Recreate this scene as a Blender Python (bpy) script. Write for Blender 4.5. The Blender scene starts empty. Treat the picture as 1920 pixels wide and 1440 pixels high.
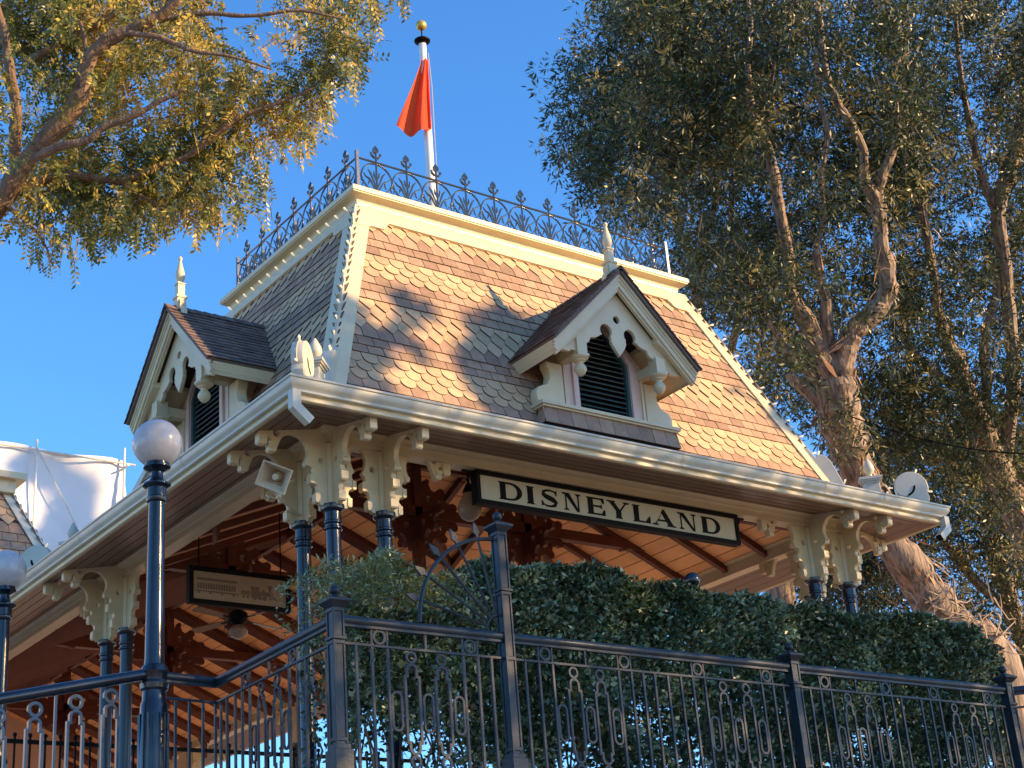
import bpy, math, random
import numpy as np
from mathutils import Vector, Matrix
random.seed(7); rng = np.random.default_rng(7)
PI = math.pi
S = bpy.context.scene
COL = S.collection

# ------------------------------------------------------------------ camera
YAW, PITCH, ROLL = 0.9116, 0.4022, -0.081
CAM = Vector((-7.1182, -12.7418, 1.6)); FPX = 2996.78
_f = Vector((math.cos(PITCH)*math.cos(YAW), math.cos(PITCH)*math.sin(YAW), math.sin(PITCH)))
_r = Vector((math.sin(YAW), -math.cos(YAW), 0)); _u = _r.cross(_f)
CR = math.cos(ROLL)*_r + math.sin(ROLL)*_u
CU = -math.sin(ROLL)*_r + math.cos(ROLL)*_u
CF = _f
cd = bpy.data.cameras.new('camera'); cam = bpy.data.objects.new('camera', cd); COL.objects.link(cam)
cam.matrix_world = Matrix(((CR.x, CU.x, -CF.x, CAM.x), (CR.y, CU.y, -CF.y, CAM.y), (CR.z, CU.z, -CF.z, CAM.z), (0, 0, 0, 1)))
cd.sensor_width = 36; cd.lens = 36*FPX/1920; cd.clip_start = 0.05; cd.clip_end = 3000
S.camera = cam
def at(px, py, D):
    """world point seen D metres deep at photo coordinate px,py"""
    return CAM + (CF + CR*((px-960)/FPX) - CU*((py-720)/FPX))*D
def proj(p):
    d = Vector(p)-CAM; z = d.dot(CF)
    return 960+FPX*d.dot(CR)/z, 720-FPX*d.dot(CU)/z, z

# ------------------------------------------------------------------ light
SUN_AZ = math.radians(-50)      # world direction of the sun in the xy plane, from +x
SUN_EL = math.radians(20)
SD = Vector((math.cos(SUN_EL)*math.cos(SUN_AZ), math.cos(SUN_EL)*math.sin(SUN_AZ), math.sin(SUN_EL)))
W = bpy.data.worlds.new('World'); S.world = W; W.use_nodes = True
wn = W.node_tree.nodes; wl = W.node_tree.links
sky = wn.new('ShaderNodeTexSky'); sky.sky_type = 'NISHITA'; sky.sun_disc = False
sky.sun_elevation = SUN_EL; sky.sun_rotation = math.atan2(SD.x, SD.y)
sky.air_density = 1.0; sky.dust_density = 0.15; sky.ozone_density = 6.0; sky.altitude = 0
hs_ = wn.new('ShaderNodeHueSaturation'); hs_.inputs['Saturation'].default_value = 1.10; hs_.inputs['Value'].default_value = 1.34
wl.new(sky.outputs[0], hs_.inputs['Color']); wl.new(hs_.outputs[0], wn['Background'].inputs[0]); wn['Background'].inputs[1].default_value = 0.13
sl = bpy.data.lights.new('sun', 'SUN'); sl.energy = 5.0; sl.angle = math.radians(0.55); sl.color = (1.0, 0.645, 0.31)
so = bpy.data.objects.new('sun', sl); COL.objects.link(so)
so.rotation_euler = SD.to_track_quat('Z', 'Y').to_euler()
vs = S.view_settings; vs.view_transform = 'Standard'; vs.look = 'None'; vs.gamma = 1; vs.exposure = 1.08; vs.use_curve_mapping = False
S.cycles.max_bounces = 7; S.cycles.diffuse_bounces = 4; S.cycles.transparent_max_bounces = 8

# ------------------------------------------------------------------ materials
def mat(name, c, rough=0.6, var=0.15, scale=6.0, bump=0.0, bscale=40.0, island=0.0, c2=None, metal=0.0, coat=0.0,
        stretch=None, rp_=(0.3, 0.7), hj=0.05, emit=0.0, ecol=None, trans=0.0, spec=0.5, detail=4):
    m = bpy.data.materials.new(name); m.use_nodes = True
    nt = m.node_tree; N = nt.nodes; L = nt.links; b = N['Principled BSDF']; out = N['Material Output']
    tc = N.new('ShaderNodeTexCoord'); mp = N.new('ShaderNodeMapping')
    L.new(tc.outputs['Object'], mp.inputs['Vector'])
    if stretch: mp.inputs['Scale'].default_value = stretch
    nz = N.new('ShaderNodeTexNoise'); nz.inputs['Scale'].default_value = scale; nz.inputs['Detail'].default_value = detail
    nz.inputs['Roughness'].default_value = 0.65
    L.new(mp.outputs[0], nz.inputs['Vector'])
    rp = N.new('ShaderNodeValToRGB'); rp.color_ramp.elements[0].position = rp_[0]; rp.color_ramp.elements[1].position = rp_[1]
    d = c2 if c2 else tuple(x*(1-var) for x in c)
    hi = c if c2 else tuple(min(1, x*(1+var)) for x in c)
    rp.color_ramp.elements[0].color = (*d, 1); rp.color_ramp.elements[1].color = (*hi, 1)
    L.new(nz.outputs['Fac'], rp.inputs['Fac']); col = rp.outputs[0]
    if island:
        gi = N.new('ShaderNodeNewGeometry'); hs = N.new('ShaderNodeHueSaturation')
        mr = N.new('ShaderNodeMapRange'); mr.inputs['To Min'].default_value = 1-island; mr.inputs['To Max'].default_value = 1+island
        L.new(gi.outputs['Random Per Island'], mr.inputs['Value']); L.new(mr.outputs[0], hs.inputs['Value'])
        mr2 = N.new('ShaderNodeMapRange'); mr2.inputs['To Min'].default_value = 0.5-island*hj; mr2.inputs['To Max'].default_value = 0.5+island*hj
        mm = N.new('ShaderNodeMath'); mm.operation = 'FRACT'; mu = N.new('ShaderNodeMath'); mu.operation = 'MULTIPLY'; mu.inputs[1].default_value = 7.31
        L.new(gi.outputs['Random Per Island'], mu.inputs[0]); L.new(mu.outputs[0], mm.inputs[0]); L.new(mm.outputs[0], mr2.inputs['Value'])
        L.new(mr2.outputs[0], hs.inputs['Hue'])
        L.new(col, hs.inputs['Color']); col = hs.outputs[0]
    L.new(col, b.inputs['Base Color'])
    b.inputs['Roughness'].default_value = rough; b.inputs['Metallic'].default_value = metal
    b.inputs['Coat Weight'].default_value = coat; b.inputs['Coat Roughness'].default_value = 0.12
    b.inputs['Specular IOR Level'].default_value = spec
    if bump:
        bn = N.new('ShaderNodeTexNoise'); bn.inputs['Scale'].default_value = bscale; bn.inputs['Detail'].default_value = 5
        L.new(mp.outputs[0], bn.inputs['Vector'])
        bp = N.new('ShaderNodeBump'); bp.inputs['Strength'].default_value = bump; bp.inputs['Distance'].default_value = 0.02
        L.new(bn.outputs['Fac'], bp.inputs['Height']); L.new(bp.outputs[0], b.inputs['Normal'])
    if emit:
        b.inputs['Emission Color'].default_value = (*(ecol or c), 1); b.inputs['Emission Strength'].default_value = emit
    if trans:
        t = N.new('ShaderNodeBsdfTranslucent'); mx = N.new('ShaderNodeMixShader'); mx.inputs[0].default_value = trans
        L.new(col, t.inputs['Color']); L.new(b.outputs[0], mx.inputs[1]); L.new(t.outputs[0], mx.inputs[2]); L.new(mx.outputs[0], out.inputs['Surface'])
    return m
CREAM = mat('cream_paint', (0.64, 0.54, 0.33), 0.42, 0.08, 2.5, bump=0.06, bscale=18)
GUTTER = mat('gutter_paint', (0.54, 0.53, 0.42), 0.36, 0.13, 2.2, bump=0.05, bscale=8)
PINK = mat('pink_beige_paint', (0.66, 0.47, 0.37), 0.5, 0.06, 4.0)
SHB = mat('brown_shingle', (0.33, 0.21, 0.13), 0.72, 0.18, 9.0, bump=0.35, bscale=70, island=0.26, hj=0.02)
SHT = mat('tan_shingle', (0.50, 0.335, 0.185), 0.72, 0.14, 9.0, bump=0.35, bscale=70, island=0.17, hj=0.02)
SHD = mat('dark_roof_shingle', (0.15, 0.105, 0.085), 0.8, 0.2, 9.0, bump=0.4, bscale=60, island=0.3)
SHE = mat('shaded_shingle_edge', (0.075, 0.05, 0.038), 0.9, 0.2)  # shadow lines between shingle rows, painted into the edge colour
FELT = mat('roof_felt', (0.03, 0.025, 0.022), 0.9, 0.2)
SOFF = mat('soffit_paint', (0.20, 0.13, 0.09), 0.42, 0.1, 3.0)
CEIL = mat('orange_ceiling_board', (0.88, 0.46, 0.20), 0.5, 0.12, 2.0, island=0.10)
RED = mat('red_brown_timber', (0.115, 0.029, 0.015), 0.5, 0.25, 5.0)
IRON = mat('dark_blue_gloss_iron', (0.005, 0.011, 0.022), 0.25, 0.2, 10.0, coat=0.35, bump=0.05, bscale=25)
FIRON = mat('blue_grey_fence_iron', (0.009, 0.022, 0.034), 0.47, 0.5, 7.0, spec=0.35, coat=0.06, bump=0.15, bscale=45)
CIRON = mat('cresting_iron', (0.03, 0.042, 0.052), 0.25, 0.3, 12.0, coat=1.0, bump=0.1, bscale=60)
BLACK = mat('black_frame_paint', (0.006, 0.005, 0.005), 0.6, 0.1, spec=0.12)
SIGNC = mat('sign_cream_panel', (0.50, 0.44, 0.30), 0.5, 0.05, 2.0)
SIGNT = mat('tan_sign_panel', (0.36, 0.26, 0.16), 0.6, 0.1, 3.0)
SIGND = mat('brown_sign_drawing', (0.17, 0.115, 0.07), 0.6, 0.1)
LOUV = mat('dark_green_louver', (0.035, 0.085, 0.085), 0.35, 0.15, 8.0, coat=0.3)
GLOBE = mat('white_glass_globe', (0.58, 0.58, 0.59), 0.25, 0.12, 9.0, coat=0.3, trans=0.2)
GLASS2 = mat('frosted_lamp_glass', (0.40, 0.30, 0.22), 0.3, 0.08, trans=0.2)
BULB = mat('warm_light_bulb', (0.75, 0.58, 0.38), 0.3, 0.02, emit=0.35, ecol=(1.0, 0.78, 0.48))
WIRE = mat('cream_wire', (0.5, 0.46, 0.36), 0.6, 0.1)
FANB = mat('fan_blade_wood', (0.16, 0.09, 0.055), 0.4, 0.2, 6.0)
GOLD = mat('weathered_gold', (0.52, 0.34, 0.08), 0.4, 0.3, 9.0, metal=0.5)
POLEM = mat('pole_white_paint', (0.72, 0.70, 0.66), 0.4, 0.08, 5.0)
FLAG = mat('orange_flag_cloth', (0.78, 0.085, 0.02), 0.75, 0.08, 12.0, trans=0.45)
FLAGB = mat('black_flag_cloth', (0.03, 0.025, 0.025), 0.8, 0.1, trans=0.1)
FLAGW = mat('white_flag_cloth', (0.75, 0.72, 0.68), 0.8, 0.05, trans=0.35)
SPKM = mat('speaker_plastic', (0.62, 0.53, 0.38), 0.45, 0.06)
SCRIM = mat('white_scrim_sheet', (0.70, 0.70, 0.69), 0.75, 0.05, 0.5, bump=0.5, bscale=1.2)
PIPE = mat('scaffold_pipe', (0.62, 0.60, 0.52), 0.4, 0.1, metal=0.3)
CONC = mat('platform_paving', (0.50, 0.37, 0.26), 0.8, 0.12, 1.5, bump=0.2, bscale=30)
GROUND = mat('ground_paving', (0.22, 0.175, 0.135), 0.85, 0.15, 0.6, bump=0.2, bscale=20)
BARK = mat('peeling_bark', (0.31, 0.235, 0.175), 0.85, 0.3, 6.0, bump=1.0, bscale=10, c2=(0.105, 0.08, 0.065), stretch=(2.0, 2.0, 0.28), detail=9, rp_=(0.40, 0.56))
BARKS = mat('smooth_salmon_bark', (0.52, 0.30, 0.17), 0.7, 0.2, 2.5, bump=0.4, bscale=7, c2=(0.42, 0.21, 0.12), stretch=(1.5, 1.5, 0.5))
BARKL = mat('grey_brown_bark', (0.26, 0.17, 0.105), 0.85, 0.3, 8.0, bump=1.0, bscale=22, c2=(0.085, 0.055, 0.04), stretch=(1.5, 1.5, 0.6), detail=8)
DEAD = mat('pale_dead_wood', (0.40, 0.33, 0.24), 0.8, 0.2)
TWIG = mat('twig_wood', (0.14, 0.095, 0.06), 0.8, 0.2)
LEAFR = mat('dark_olive_leaf', (0.070, 0.098, 0.034), 0.40, 0.25, 1.2, island=0.75, trans=0.25, c2=(0.040, 0.052, 0.022))
LEAFR2 = mat('dry_brown_leaf', (0.26, 0.22, 0.08), 0.4, 0.3, 1.2, island=0.4, trans=0.3)
LEAFL = mat('yellow_green_leaf', (0.25, 0.26, 0.055), 0.36, 0.3, 1.5, island=0.5, trans=0.45, c2=(0.12, 0.14, 0.04))
LEAFL2 = mat('golden_leaf', (0.56, 0.41, 0.08), 0.45, 0.3, 1.5, island=0.35, trans=0.45)
LEAFH = mat('hedge_leaf', (0.052, 0.088, 0.042), 0.28, 0.3, 3.0, island=0.55, trans=0.2)
LEAFH2 = mat('pale_hedge_leaf', (0.22, 0.29, 0.17), 0.28, 0.3, 3.0, island=0.4, trans=0.2)

# ------------------------------------------------------------------ mesh helpers
class MB:
    def __init__(s): s.v = []; s.f = []; s.m = []; s.mats = []
    def _mi(s, m):
        if m is None: m = s.mats[0] if s.mats else None
        if m not in s.mats: s.mats.append(m)
        return s.mats.index(m)
    def add(s, v, f, m=None, T=None):
        n = len(s.v); k = s._mi(m)
        s.v += [tuple(T @ Vector(p)) if T is not None else tuple(p) for p in v]
        s.f += [tuple(i+n for i in q) for q in f]; s.m += [k]*len(f)
    def box(s, a, b, m=None, T=None):
        x0, y0, z0 = a; x1, y1, z1 = b
        v = [(x0,y0,z0),(x1,y0,z0),(x1,y1,z0),(x0,y1,z0),(x0,y0,z1),(x1,y0,z1),(x1,y1,z1),(x0,y1,z1)]
        s.add(v, [(0,3,2,1),(4,5,6,7),(0,1,5,4),(1,2,6,5),(2,3,7,6),(3,0,4,7)], m, T)
    def prism(s, poly, d0, d1, O, X, Y, Z, m=None):
        """polygon (u,v) in X,Y frame extruded from d0 to d1 along Z"""
        n = len(poly); O, X, Y, Z = map(Vector, (O, X, Y, Z))
        if X.cross(Y).dot(Z) < 0: poly = poly[::-1]
        v = [O+X*u+Y*w+Z*d0 for u, w in poly]+[O+X*u+Y*w+Z*d1 for u, w in poly]
        f = [tuple(range(n))[::-1], tuple(range(n, 2*n))]+[(i, (i+1) % n, n+(i+1) % n, n+i) for i in range(n)]
        s.add(v, f, m)
    def sweep(s, prof, path, m=None, closed=False):
        """profile of (a,z): a = inset from path corner; path is a list of (fn a,z -> point)"""
        n = len(prof); P = []
        for fn in path: P += [fn(a, z) for a, z in prof]
        k = len(path); f = []
        for i in range(k if closed else k-1):
            j = (i+1) % k
            for q in range(n-1): f.append((i*n+q, i*n+q+1, j*n+q+1, j*n+q))
        s.add(P, f, m)
    def tube(s, pts, r, n=8, m=None, caps=True):
        pts = [Vector(p) for p in pts]; rs = r if isinstance(r, (list, tuple)) else [r]*len(pts)
        V = []; up = None
        for i, p in enumerate(pts):
            t = (pts[min(i+1, len(pts)-1)]-pts[max(i-1, 0)])
            if t.length < 1e-9: t = Vector((0, 0, 1))
            t.normalize()
            if up is None: up = Vector((0, 0, 1)) if abs(t.z) < 0.9 else Vector((1, 0, 0))
            a = t.cross(up)
            if a.length < 1e-6: a = t.orthogonal()
            a.normalize(); b = a.cross(t).normalized(); up = b
            for k in range(n):
                c = 2*PI*k/n; V.append(p+(a*math.cos(c)+b*math.sin(c))*rs[i])
        F = []
        for i in range(len(pts)-1):
            for k in range(n): F.append((i*n+k, i*n+(k+1) % n, (i+1)*n+(k+1) % n, (i+1)*n+k))
        if caps: F.append(tuple(range(n))[::-1]); F.append(tuple(range((len(pts)-1)*n, len(pts)*n)))
        F = [q[::-1] for q in F]
        s.add(V, F, m)
    def lathe(s, prof, c=(0, 0, 0), n=16, m=None, T=None):
        """prof: list of (r,z)"""
        V = []; c = Vector(c)
        for r, z in prof:
            for k in range(n): V.append(c+Vector((r*math.cos(2*PI*k/n), r*math.sin(2*PI*k/n), z)))
        F = [(i*n+k, i*n+(k+1) % n, (i+1)*n+(k+1) % n, (i+1)*n+k) for i in range(len(prof)-1) for k in range(n)]
        if prof[0][0] > 1e-4: F.append(tuple(range(n))[::-1])
        if prof[-1][0] > 1e-4: F.append(tuple(range((len(prof)-1)*n, len(prof)*n)))
        s.add(V, F, m, T)
    def merge(s, me, T, m=None):
        s.add([v.co for v in me.vertices], [tuple(p.vertices) for p in me.polygons], m, T)
    def build(s, name, parent=None, loc=None, smooth=True, bevel=0.0, ang=0.6):
        me = bpy.data.meshes.new(name); me.from_pydata([tuple(p) for p in s.v], [], s.f)
        for m in s.mats: me.materials.append(m)
        me.polygons.foreach_set('material_index', s.m)
        if smooth: me.shade_smooth(); me.set_sharp_from_angle(angle=ang)
        o = bpy.data.objects.new(name, me); COL.objects.link(o)
        if parent is not None: o.parent = parent
        if loc is not None: o.location = loc
        if bevel:
            b = o.modifiers.new('bevel', 'BEVEL'); b.width = bevel; b.segments = 2; b.limit_method = 'ANGLE'; b.angle_limit = 0.7
        return o
def tag(o, label=None, cat=None, group=None, kind=None):
    if label: o['label'] = label
    if cat: o['category'] = cat
    if group: o['group'] = group
    if kind: o['kind'] = kind
    return o
def empty(name, loc=(0, 0, 0), rz=0, label=None, cat=None, group=None):
    o = bpy.data.objects.new(name, None); COL.objects.link(o); o.location = loc; o.rotation_euler = (0, 0, rz); o.empty_display_size = 0.2
    return tag(o, label, cat, group)
def copy_tree(o, parent=None):
    c = o.copy(); COL.objects.link(c); c.parent = parent
    for ch in list(o.children): copy_tree(ch, c)
    return c
def under(o, parent):
    """parent an object built in world coordinates under an unrotated empty"""
    o.parent = parent; o.location = Vector(o.location)-Vector(parent.location); return o

def flatplate(loops, th, res=2, bev=0.0):
    """filled plate with holes; loops are (u,v) polygons, the first is the outline; u->x, v->z, thickness th along y"""
    cu = bpy.data.curves.new('plate', 'CURVE'); cu.dimensions = '2D'; cu.fill_mode = 'BOTH'; cu.extrude = max(th/2-bev, 1e-4)
    cu.bevel_depth = bev; cu.bevel_resolution = 1; cu.offset = -bev
    for lp in loops:
        sp = cu.splines.new('POLY'); sp.points.add(len(lp)-1); sp.use_cyclic_u = True
        for i, (u, v) in enumerate(lp): sp.points[i].co = (u, v, 0, 1)
    ob = bpy.data.objects.new('plate', cu)
    me = bpy.data.meshes.new_from_object(ob)
    T = Matrix(((1, 0, 0, 0), (0, 0, -1, 0), (0, 1, 0, 0), (0, 0, 0, 1))); me.transform(T)
    bpy.data.objects.remove(ob); bpy.data.curves.remove(cu)
    return me
def arc(cx, cy, r, a0, a1, n=12, ry=None):
    ry = ry or r
    return [(cx+r*math.cos(math.radians(a0+(a1-a0)*i/n)), cy+ry*math.sin(math.radians(a0+(a1-a0)*i/n))) for i in range(n+1)]
def circ(cx, cy, r, n=14): return arc(cx, cy, r, 0, 360*(n-1)/n, n-1)
def frame(O, X, Y, Z=None):
    X = Vector(X).normalized(); Y = Vector(Y).normalized(); Z = Vector(Z) if Z is not None else X.cross(Y)
    return Matrix(((X.x, Y.x, Z.x, O[0]), (X.y, Y.y, Z.y, O[1]), (X.z, Y.z, Z.z, O[2]), (0, 0, 0, 1)))
# ------------------------------------------------------------------ station pavilion
WX, LY, HE = 10.0, 8.043, 8.05
FLOOR = 3.65; CC, DD, ZC = 1.064, 0.634, 7.15        # column inset, spacing, capital top
A0, Z0, SLP = 0.97, 8.3, 2.6                          # mansard foot inset, height, slope
K = math.sqrt(1+1/SLP**2); DA = 1/(SLP*K); DZ = 1/K
ZUP = Vector((0, 0, 1))
SIDES = [(Vector((0, 0, 0)), Vector((1, 0, 0)), Vector((0, 1, 0)), WX),
         (Vector((WX, 0, 0)), Vector((0, 1, 0)), Vector((-1, 0, 0)), LY),
         (Vector((WX, LY, 0)), Vector((-1, 0, 0)), Vector((0, -1, 0)), WX),
         (Vector((0, LY, 0)), Vector((0, -1, 0)), Vector((1, 0, 0)), LY)]
PAV = empty('station_pavilion', (WX/2, LY/2, FLOOR), 0, 'cream Victorian station pavilion with shingled mansard roof, dormers and open porch', 'station building')

def corner(i):
    O, X, N, L = SIDES[i]
    Xp, Np = SIDES[i-1][1], SIDES[i-1][2]
    return lambda a, z: O+N*a+Np*a+Vector((0, 0, z))
CORN = [corner(i) for i in range(4)]

def shingles(mb, O, X, N, L, rows, a0=A0, z0=Z0, slp=SLP, w=0.216, sc=1.0, mats=(SHB, SHT), seed=1):
    """rows: (butt s, kind, next s).  s runs up the slope from the foot"""
    r = random.Random(seed); k = math.sqrt(1+1/slp**2); da, dz = 1/(slp*k), 1/k
    nrm = (N*(-dz)+ZUP*da)
    def P(u, s, n): return O+X*u+N*(a0+s*da)+ZUP*(z0+s*dz)+nrm*n
    smax = rows[-1][2]
    smin = rows[0][0]-.02
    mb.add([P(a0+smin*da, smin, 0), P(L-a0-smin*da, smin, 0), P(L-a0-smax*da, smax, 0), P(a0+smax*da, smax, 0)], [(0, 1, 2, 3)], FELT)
    for ri, (sb, kind, ln) in enumerate(rows[:-1] if rows[-1][1] is None else rows):
        off = 0.5*(ri % 2); n0 = int((a0+sb*da)/w)-1
        for j in range(n0, int(L/w)+2):
            uc = (j+off)*w+w/2; hw = w/2-0.0045
            lo, hi = a0+sb*da+0.03, L-a0-sb*da-0.03
            if uc+hw < lo or uc-hw > hi: continue
            if kind == 'R': bt = [(uc-hw, 0), (uc+hw, 0)]
            elif kind == 'S': bt = [(uc-hw, 0.1*sc)]+[(uc+hw*math.sin(q), 0.1*sc-0.1*sc*math.cos(q)) for q in [x*PI/8 for x in (-3, -2, -1, 0, 1, 2, 3)]]+[(uc+hw, 0.1*sc)]
            else: bt = [(uc-hw, 0.115*sc), (uc-hw*0.06, 0), (uc+hw*0.06, 0), (uc+hw, 0.115*sc)]
            jit = r.uniform(-0.004, 0.004); tl = r.uniform(-0.002, 0.003)
            pl = bt+[(uc+hw, ln), (uc-hw, ln)]
            pl = [(min(max(u, lo), hi), t) for u, t in pl]; n = len(pl)
            top = [P(u, sb+jit+t, 0.029+tl-t*0.085) for u, t in pl]; bot = [P(u, sb+jit+t, 0.013+tl-t*0.085) for u, t in pl]
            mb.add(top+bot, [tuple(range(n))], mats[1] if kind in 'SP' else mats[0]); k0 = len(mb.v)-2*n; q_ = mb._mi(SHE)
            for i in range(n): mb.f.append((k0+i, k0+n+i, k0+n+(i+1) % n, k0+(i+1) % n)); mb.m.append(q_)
ROWS = [(0.02, 'R', .3), (0.165, 'R', .3), (0.316, 'R', .3), (0.448, 'S', .3), (0.585, 'S', .3), (0.723, 'S', .3), (0.886, 'R', .28), (1.021, 'R', .28),
        (1.166, 'R', .32), (1.31, 'P', .34), (1.49, 'P', .34), (1.67, 'P', .34), (1.855, 'R', .3), (2.011, 'R', .28), (2.151, 'R', .3),
        (2.29, 'S', .3), (2.43, 'S', .3), (2.565, 'S', .3), (2.722, 'R', .3), (2.874, 'R', .28), (3.026, 'R', .32), (3.17, 'P', .34), (3.35, 'P', .25), (3.62, None, 3.62)]
ROWS[-1] = (3.62, None, 3.62)
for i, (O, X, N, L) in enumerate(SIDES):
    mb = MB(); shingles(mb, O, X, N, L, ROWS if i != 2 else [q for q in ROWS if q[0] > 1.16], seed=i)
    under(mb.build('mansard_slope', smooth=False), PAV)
# hip boards: flat cream boards on both faces of each hip, and the frieze with its dropped ears
def facept(i, u, s, n=0.0):
    O, X, N, L = SIDES[i]
    return O+X*u+N*(A0+s*DA)+ZUP*(Z0+s*DZ)+(N*(-DZ)+ZUP*DA)*n
def faceplate(mb, i, poly, n0, n1, m):
    """poly of (u,s) laid on mansard face i from n0 to n1 proud"""
    k = len(poly)
    v = [facept(i, u, s, n0) for u, s in poly]+[facept(i, u, s, n1) for u, s in poly]
    mb.add(v, [tuple(range(k, 2*k)), tuple(range(k))[::-1]]+[(j, (j+1) % k, k+(j+1) % k, k+j) for j in range(k)], m)
for i in range(4):
    mb = MB(); BW = 0.20; ih = (i-1) % 4; Lh = SIDES[ih][3]
    t = 0.045
    c0 = lambda s: A0+s*DA
    def hp(s, n):      # the hip arris lifted n off both faces
        e = CORN[i](A0+s*DA-n*DZ*1.0, Z0+s*DZ+n*DA*0.0); return e
    for s0, s1 in ((-0.1, 3.45),):
        # board on face i (left end) and on previous face (right end), sharing the arris
        v = []
        for s in (s0, s1):
            e = CORN[i](A0+s*DA-t, Z0+s*DZ)
            v += [e, facept(i, c0(s)+BW, s, t), facept(i, c0(s)+BW, s, 0.0), facept(ih, Lh-c0(s)-BW, s, t), facept(ih, Lh-c0(s)-BW, s, 0.0)]
        mb.add(v, [(0, 1, 6, 5), (1, 2, 7, 6), (3, 0, 5, 8), (4, 3, 8, 9), (5, 6, 7, 9, 8)], CREAM)
    under(mb.build('hip_board', smooth=False), PAV)
for i, (O, X, N, L) in enumerate(SIDES):
    mb = MB(); c = lambda s: A0+s*DA; t = 0.05
    sb, se, st = 3.395, 3.25, 3.63
    e = 0.36
    left = [(c(se)+0.0, se-0.02), (c(se)+BW+0.012, se-0.02), (c(se)+BW+0.012, se)]+[(c(se)+BW+0.10+0.035*math.cos(q), se-0.005+0.05*math.sin(q)) for q in [x*PI/5+PI for x in range(0, 0)]]
    left += [(c(se)+BW+e*0.48, se), (c(se)+BW+e*0.62, se+0.012), (c(se)+BW+e*0.72, se+0.05), (c(se)+BW+e*0.78, sb-0.045), (c(se)+BW+e*0.86, sb-0.03), (c(se)+BW+e*0.88, sb)]
    right = [(L-u, s) for u, s in left][::-1]
    poly = left+right+[(L-c(st), st), (c(st), st)]
    # arris points must stay on the mitre: shift outwards by t
    k = len(poly)
    v = [facept(i, u, s, 0.0) for u, s in poly]+[facept(i, u, s, t) for u, s in poly]
    for idx in (0, k-3, k-2, k-1):
        u, s = poly[idx]; cf = CORN[i] if u < L/2 else CORN[(i+1) % 4]
        v[k+idx] = cf(A0+s*DA-t-0.003, Z0+s*DZ)
    mb.add(v, [tuple(range(k, 2*k))]+[(j, (j+1) % k, k+(j+1) % k, k+j) for j in range(k)], CREAM)
    under(mb.build('frieze_board', smooth=False), PAV)
# cornice
ct = 11.955
prof = [(2.265, ct-.345), (2.235, ct-.345), (2.23, ct-.322), (2.245, ct-.316), (2.245, ct-.295), (2.222, ct-.288), (2.222, ct-.262), (2.285, ct-.25), (2.292, ct-.22),
        (2.288, ct-.165), (2.275, ct-.135), (2.25, ct-.115), (2.215, ct-.102), (2.188, ct-.098), (2.180, ct-.094), (2.180, ct-.080), (2.166, ct-.076), (2.162, ct-.06), (2.168, ct-.012), (2.18, ct), (2.40, ct+.03)]
mb = MB(); mb.sweep(prof, CORN, CREAM, closed=True); under(mb.build('cornice', smooth=True, ang=0.5), PAV)
mb = MB(); mb.add([CORN[k](2.40, ct+.03) for k in range(4)], [(0, 1, 2, 3)], FELT); under(mb.build('roof_deck', smooth=False), PAV)

# lower roof skirt between gutter and mansard foot
# gutter (K profile) and its two boards
gp = [(0.10, 8.03), (0.02, 8.045), (0.0, 8.055), (-0.006, 8.045), (-0.004, 8.03), (0.01, 8.022), (0.012, 7.995), (0.018, 7.972), (0.034, 7.952), (0.05, 7.937), (0.056, 7.925),
      (0.05, 7.915), (0.05, 7.90), (0.06, 7.892), (0.12, 7.892)]
XR = CC+DD*0+0.086+2*((LY-2*1.15)/2); YF = 24.0
OPEN = [lambda a, z: Vector((a, YF, z)), CORN[0], CORN[1], CORN[2], lambda a, z: Vector((XR+1.15-a, LY-a, z)), lambda a, z: Vector((XR+1.15-a, YF, z))]
mb = MB(); mb.sweep(gp, OPEN, GUTTER); under(mb.build('gutter', ang=0.45), PAV)
mb = MB(); mb.sweep([(0.075, 8.03), (0.12, 8.0), (0.99, 8.27)], OPEN, SHD); under(mb.build('eave_roof', smooth=False), PAV)
# joint sleeves on the gutter
mb = MB()
for i, us in ((0, (1.9, 5.2, 7.6, 8.7)), (3, (2.6, 5.5))):
    O, X, N, L = SIDES[i]
    for u in us:
        q = [(a-0.004, z) for a, z in gp[2:13]]
        mb.sweep(q, [lambda a, z, u=u: O+X*u+N*a+ZUP*z, lambda a, z, u=u: O+X*(u+0.03)+N*a+ZUP*z], GUTTER)
under(mb.build('gutter_joint'), PAV)
fp = [(0.10, 7.895), (0.10, 7.86), (0.085, 7.855), (0.085, 7.828), (0.10, 7.818), (0.13, 7.815), (0.15, 7.83)]
mb = MB(); mb.sweep(fp, OPEN, CREAM); under(mb.build('fascia_board', ang=0.45), PAV)
# soffit boards (grooved) from the fascia in to the beam, along each side
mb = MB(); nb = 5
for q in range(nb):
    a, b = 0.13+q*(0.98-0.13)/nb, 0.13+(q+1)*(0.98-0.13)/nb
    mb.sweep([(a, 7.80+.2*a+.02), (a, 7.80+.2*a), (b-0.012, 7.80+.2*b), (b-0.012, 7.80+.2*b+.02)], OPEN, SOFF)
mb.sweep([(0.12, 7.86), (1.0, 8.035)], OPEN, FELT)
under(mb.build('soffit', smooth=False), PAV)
# beam over the columns with crown and bed mouldings
bp = [(0.86, 8.0), (0.90, 7.965), (0.93, 7.945), (0.97, 7.935), (0.985, 7.92), (0.985, 7.868), (0.975, 7.862), (0.975, 7.84), (1.16, 7.84), (1.16, 7.862), (1.15, 7.87), (1.15, 7.985), (1.19, 7.99), (1.22, 8.02)]
mb = MB(); mb.sweep(bp, OPEN, CREAM); under(mb.build('porch_beam', ang=0.45), PAV)

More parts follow.
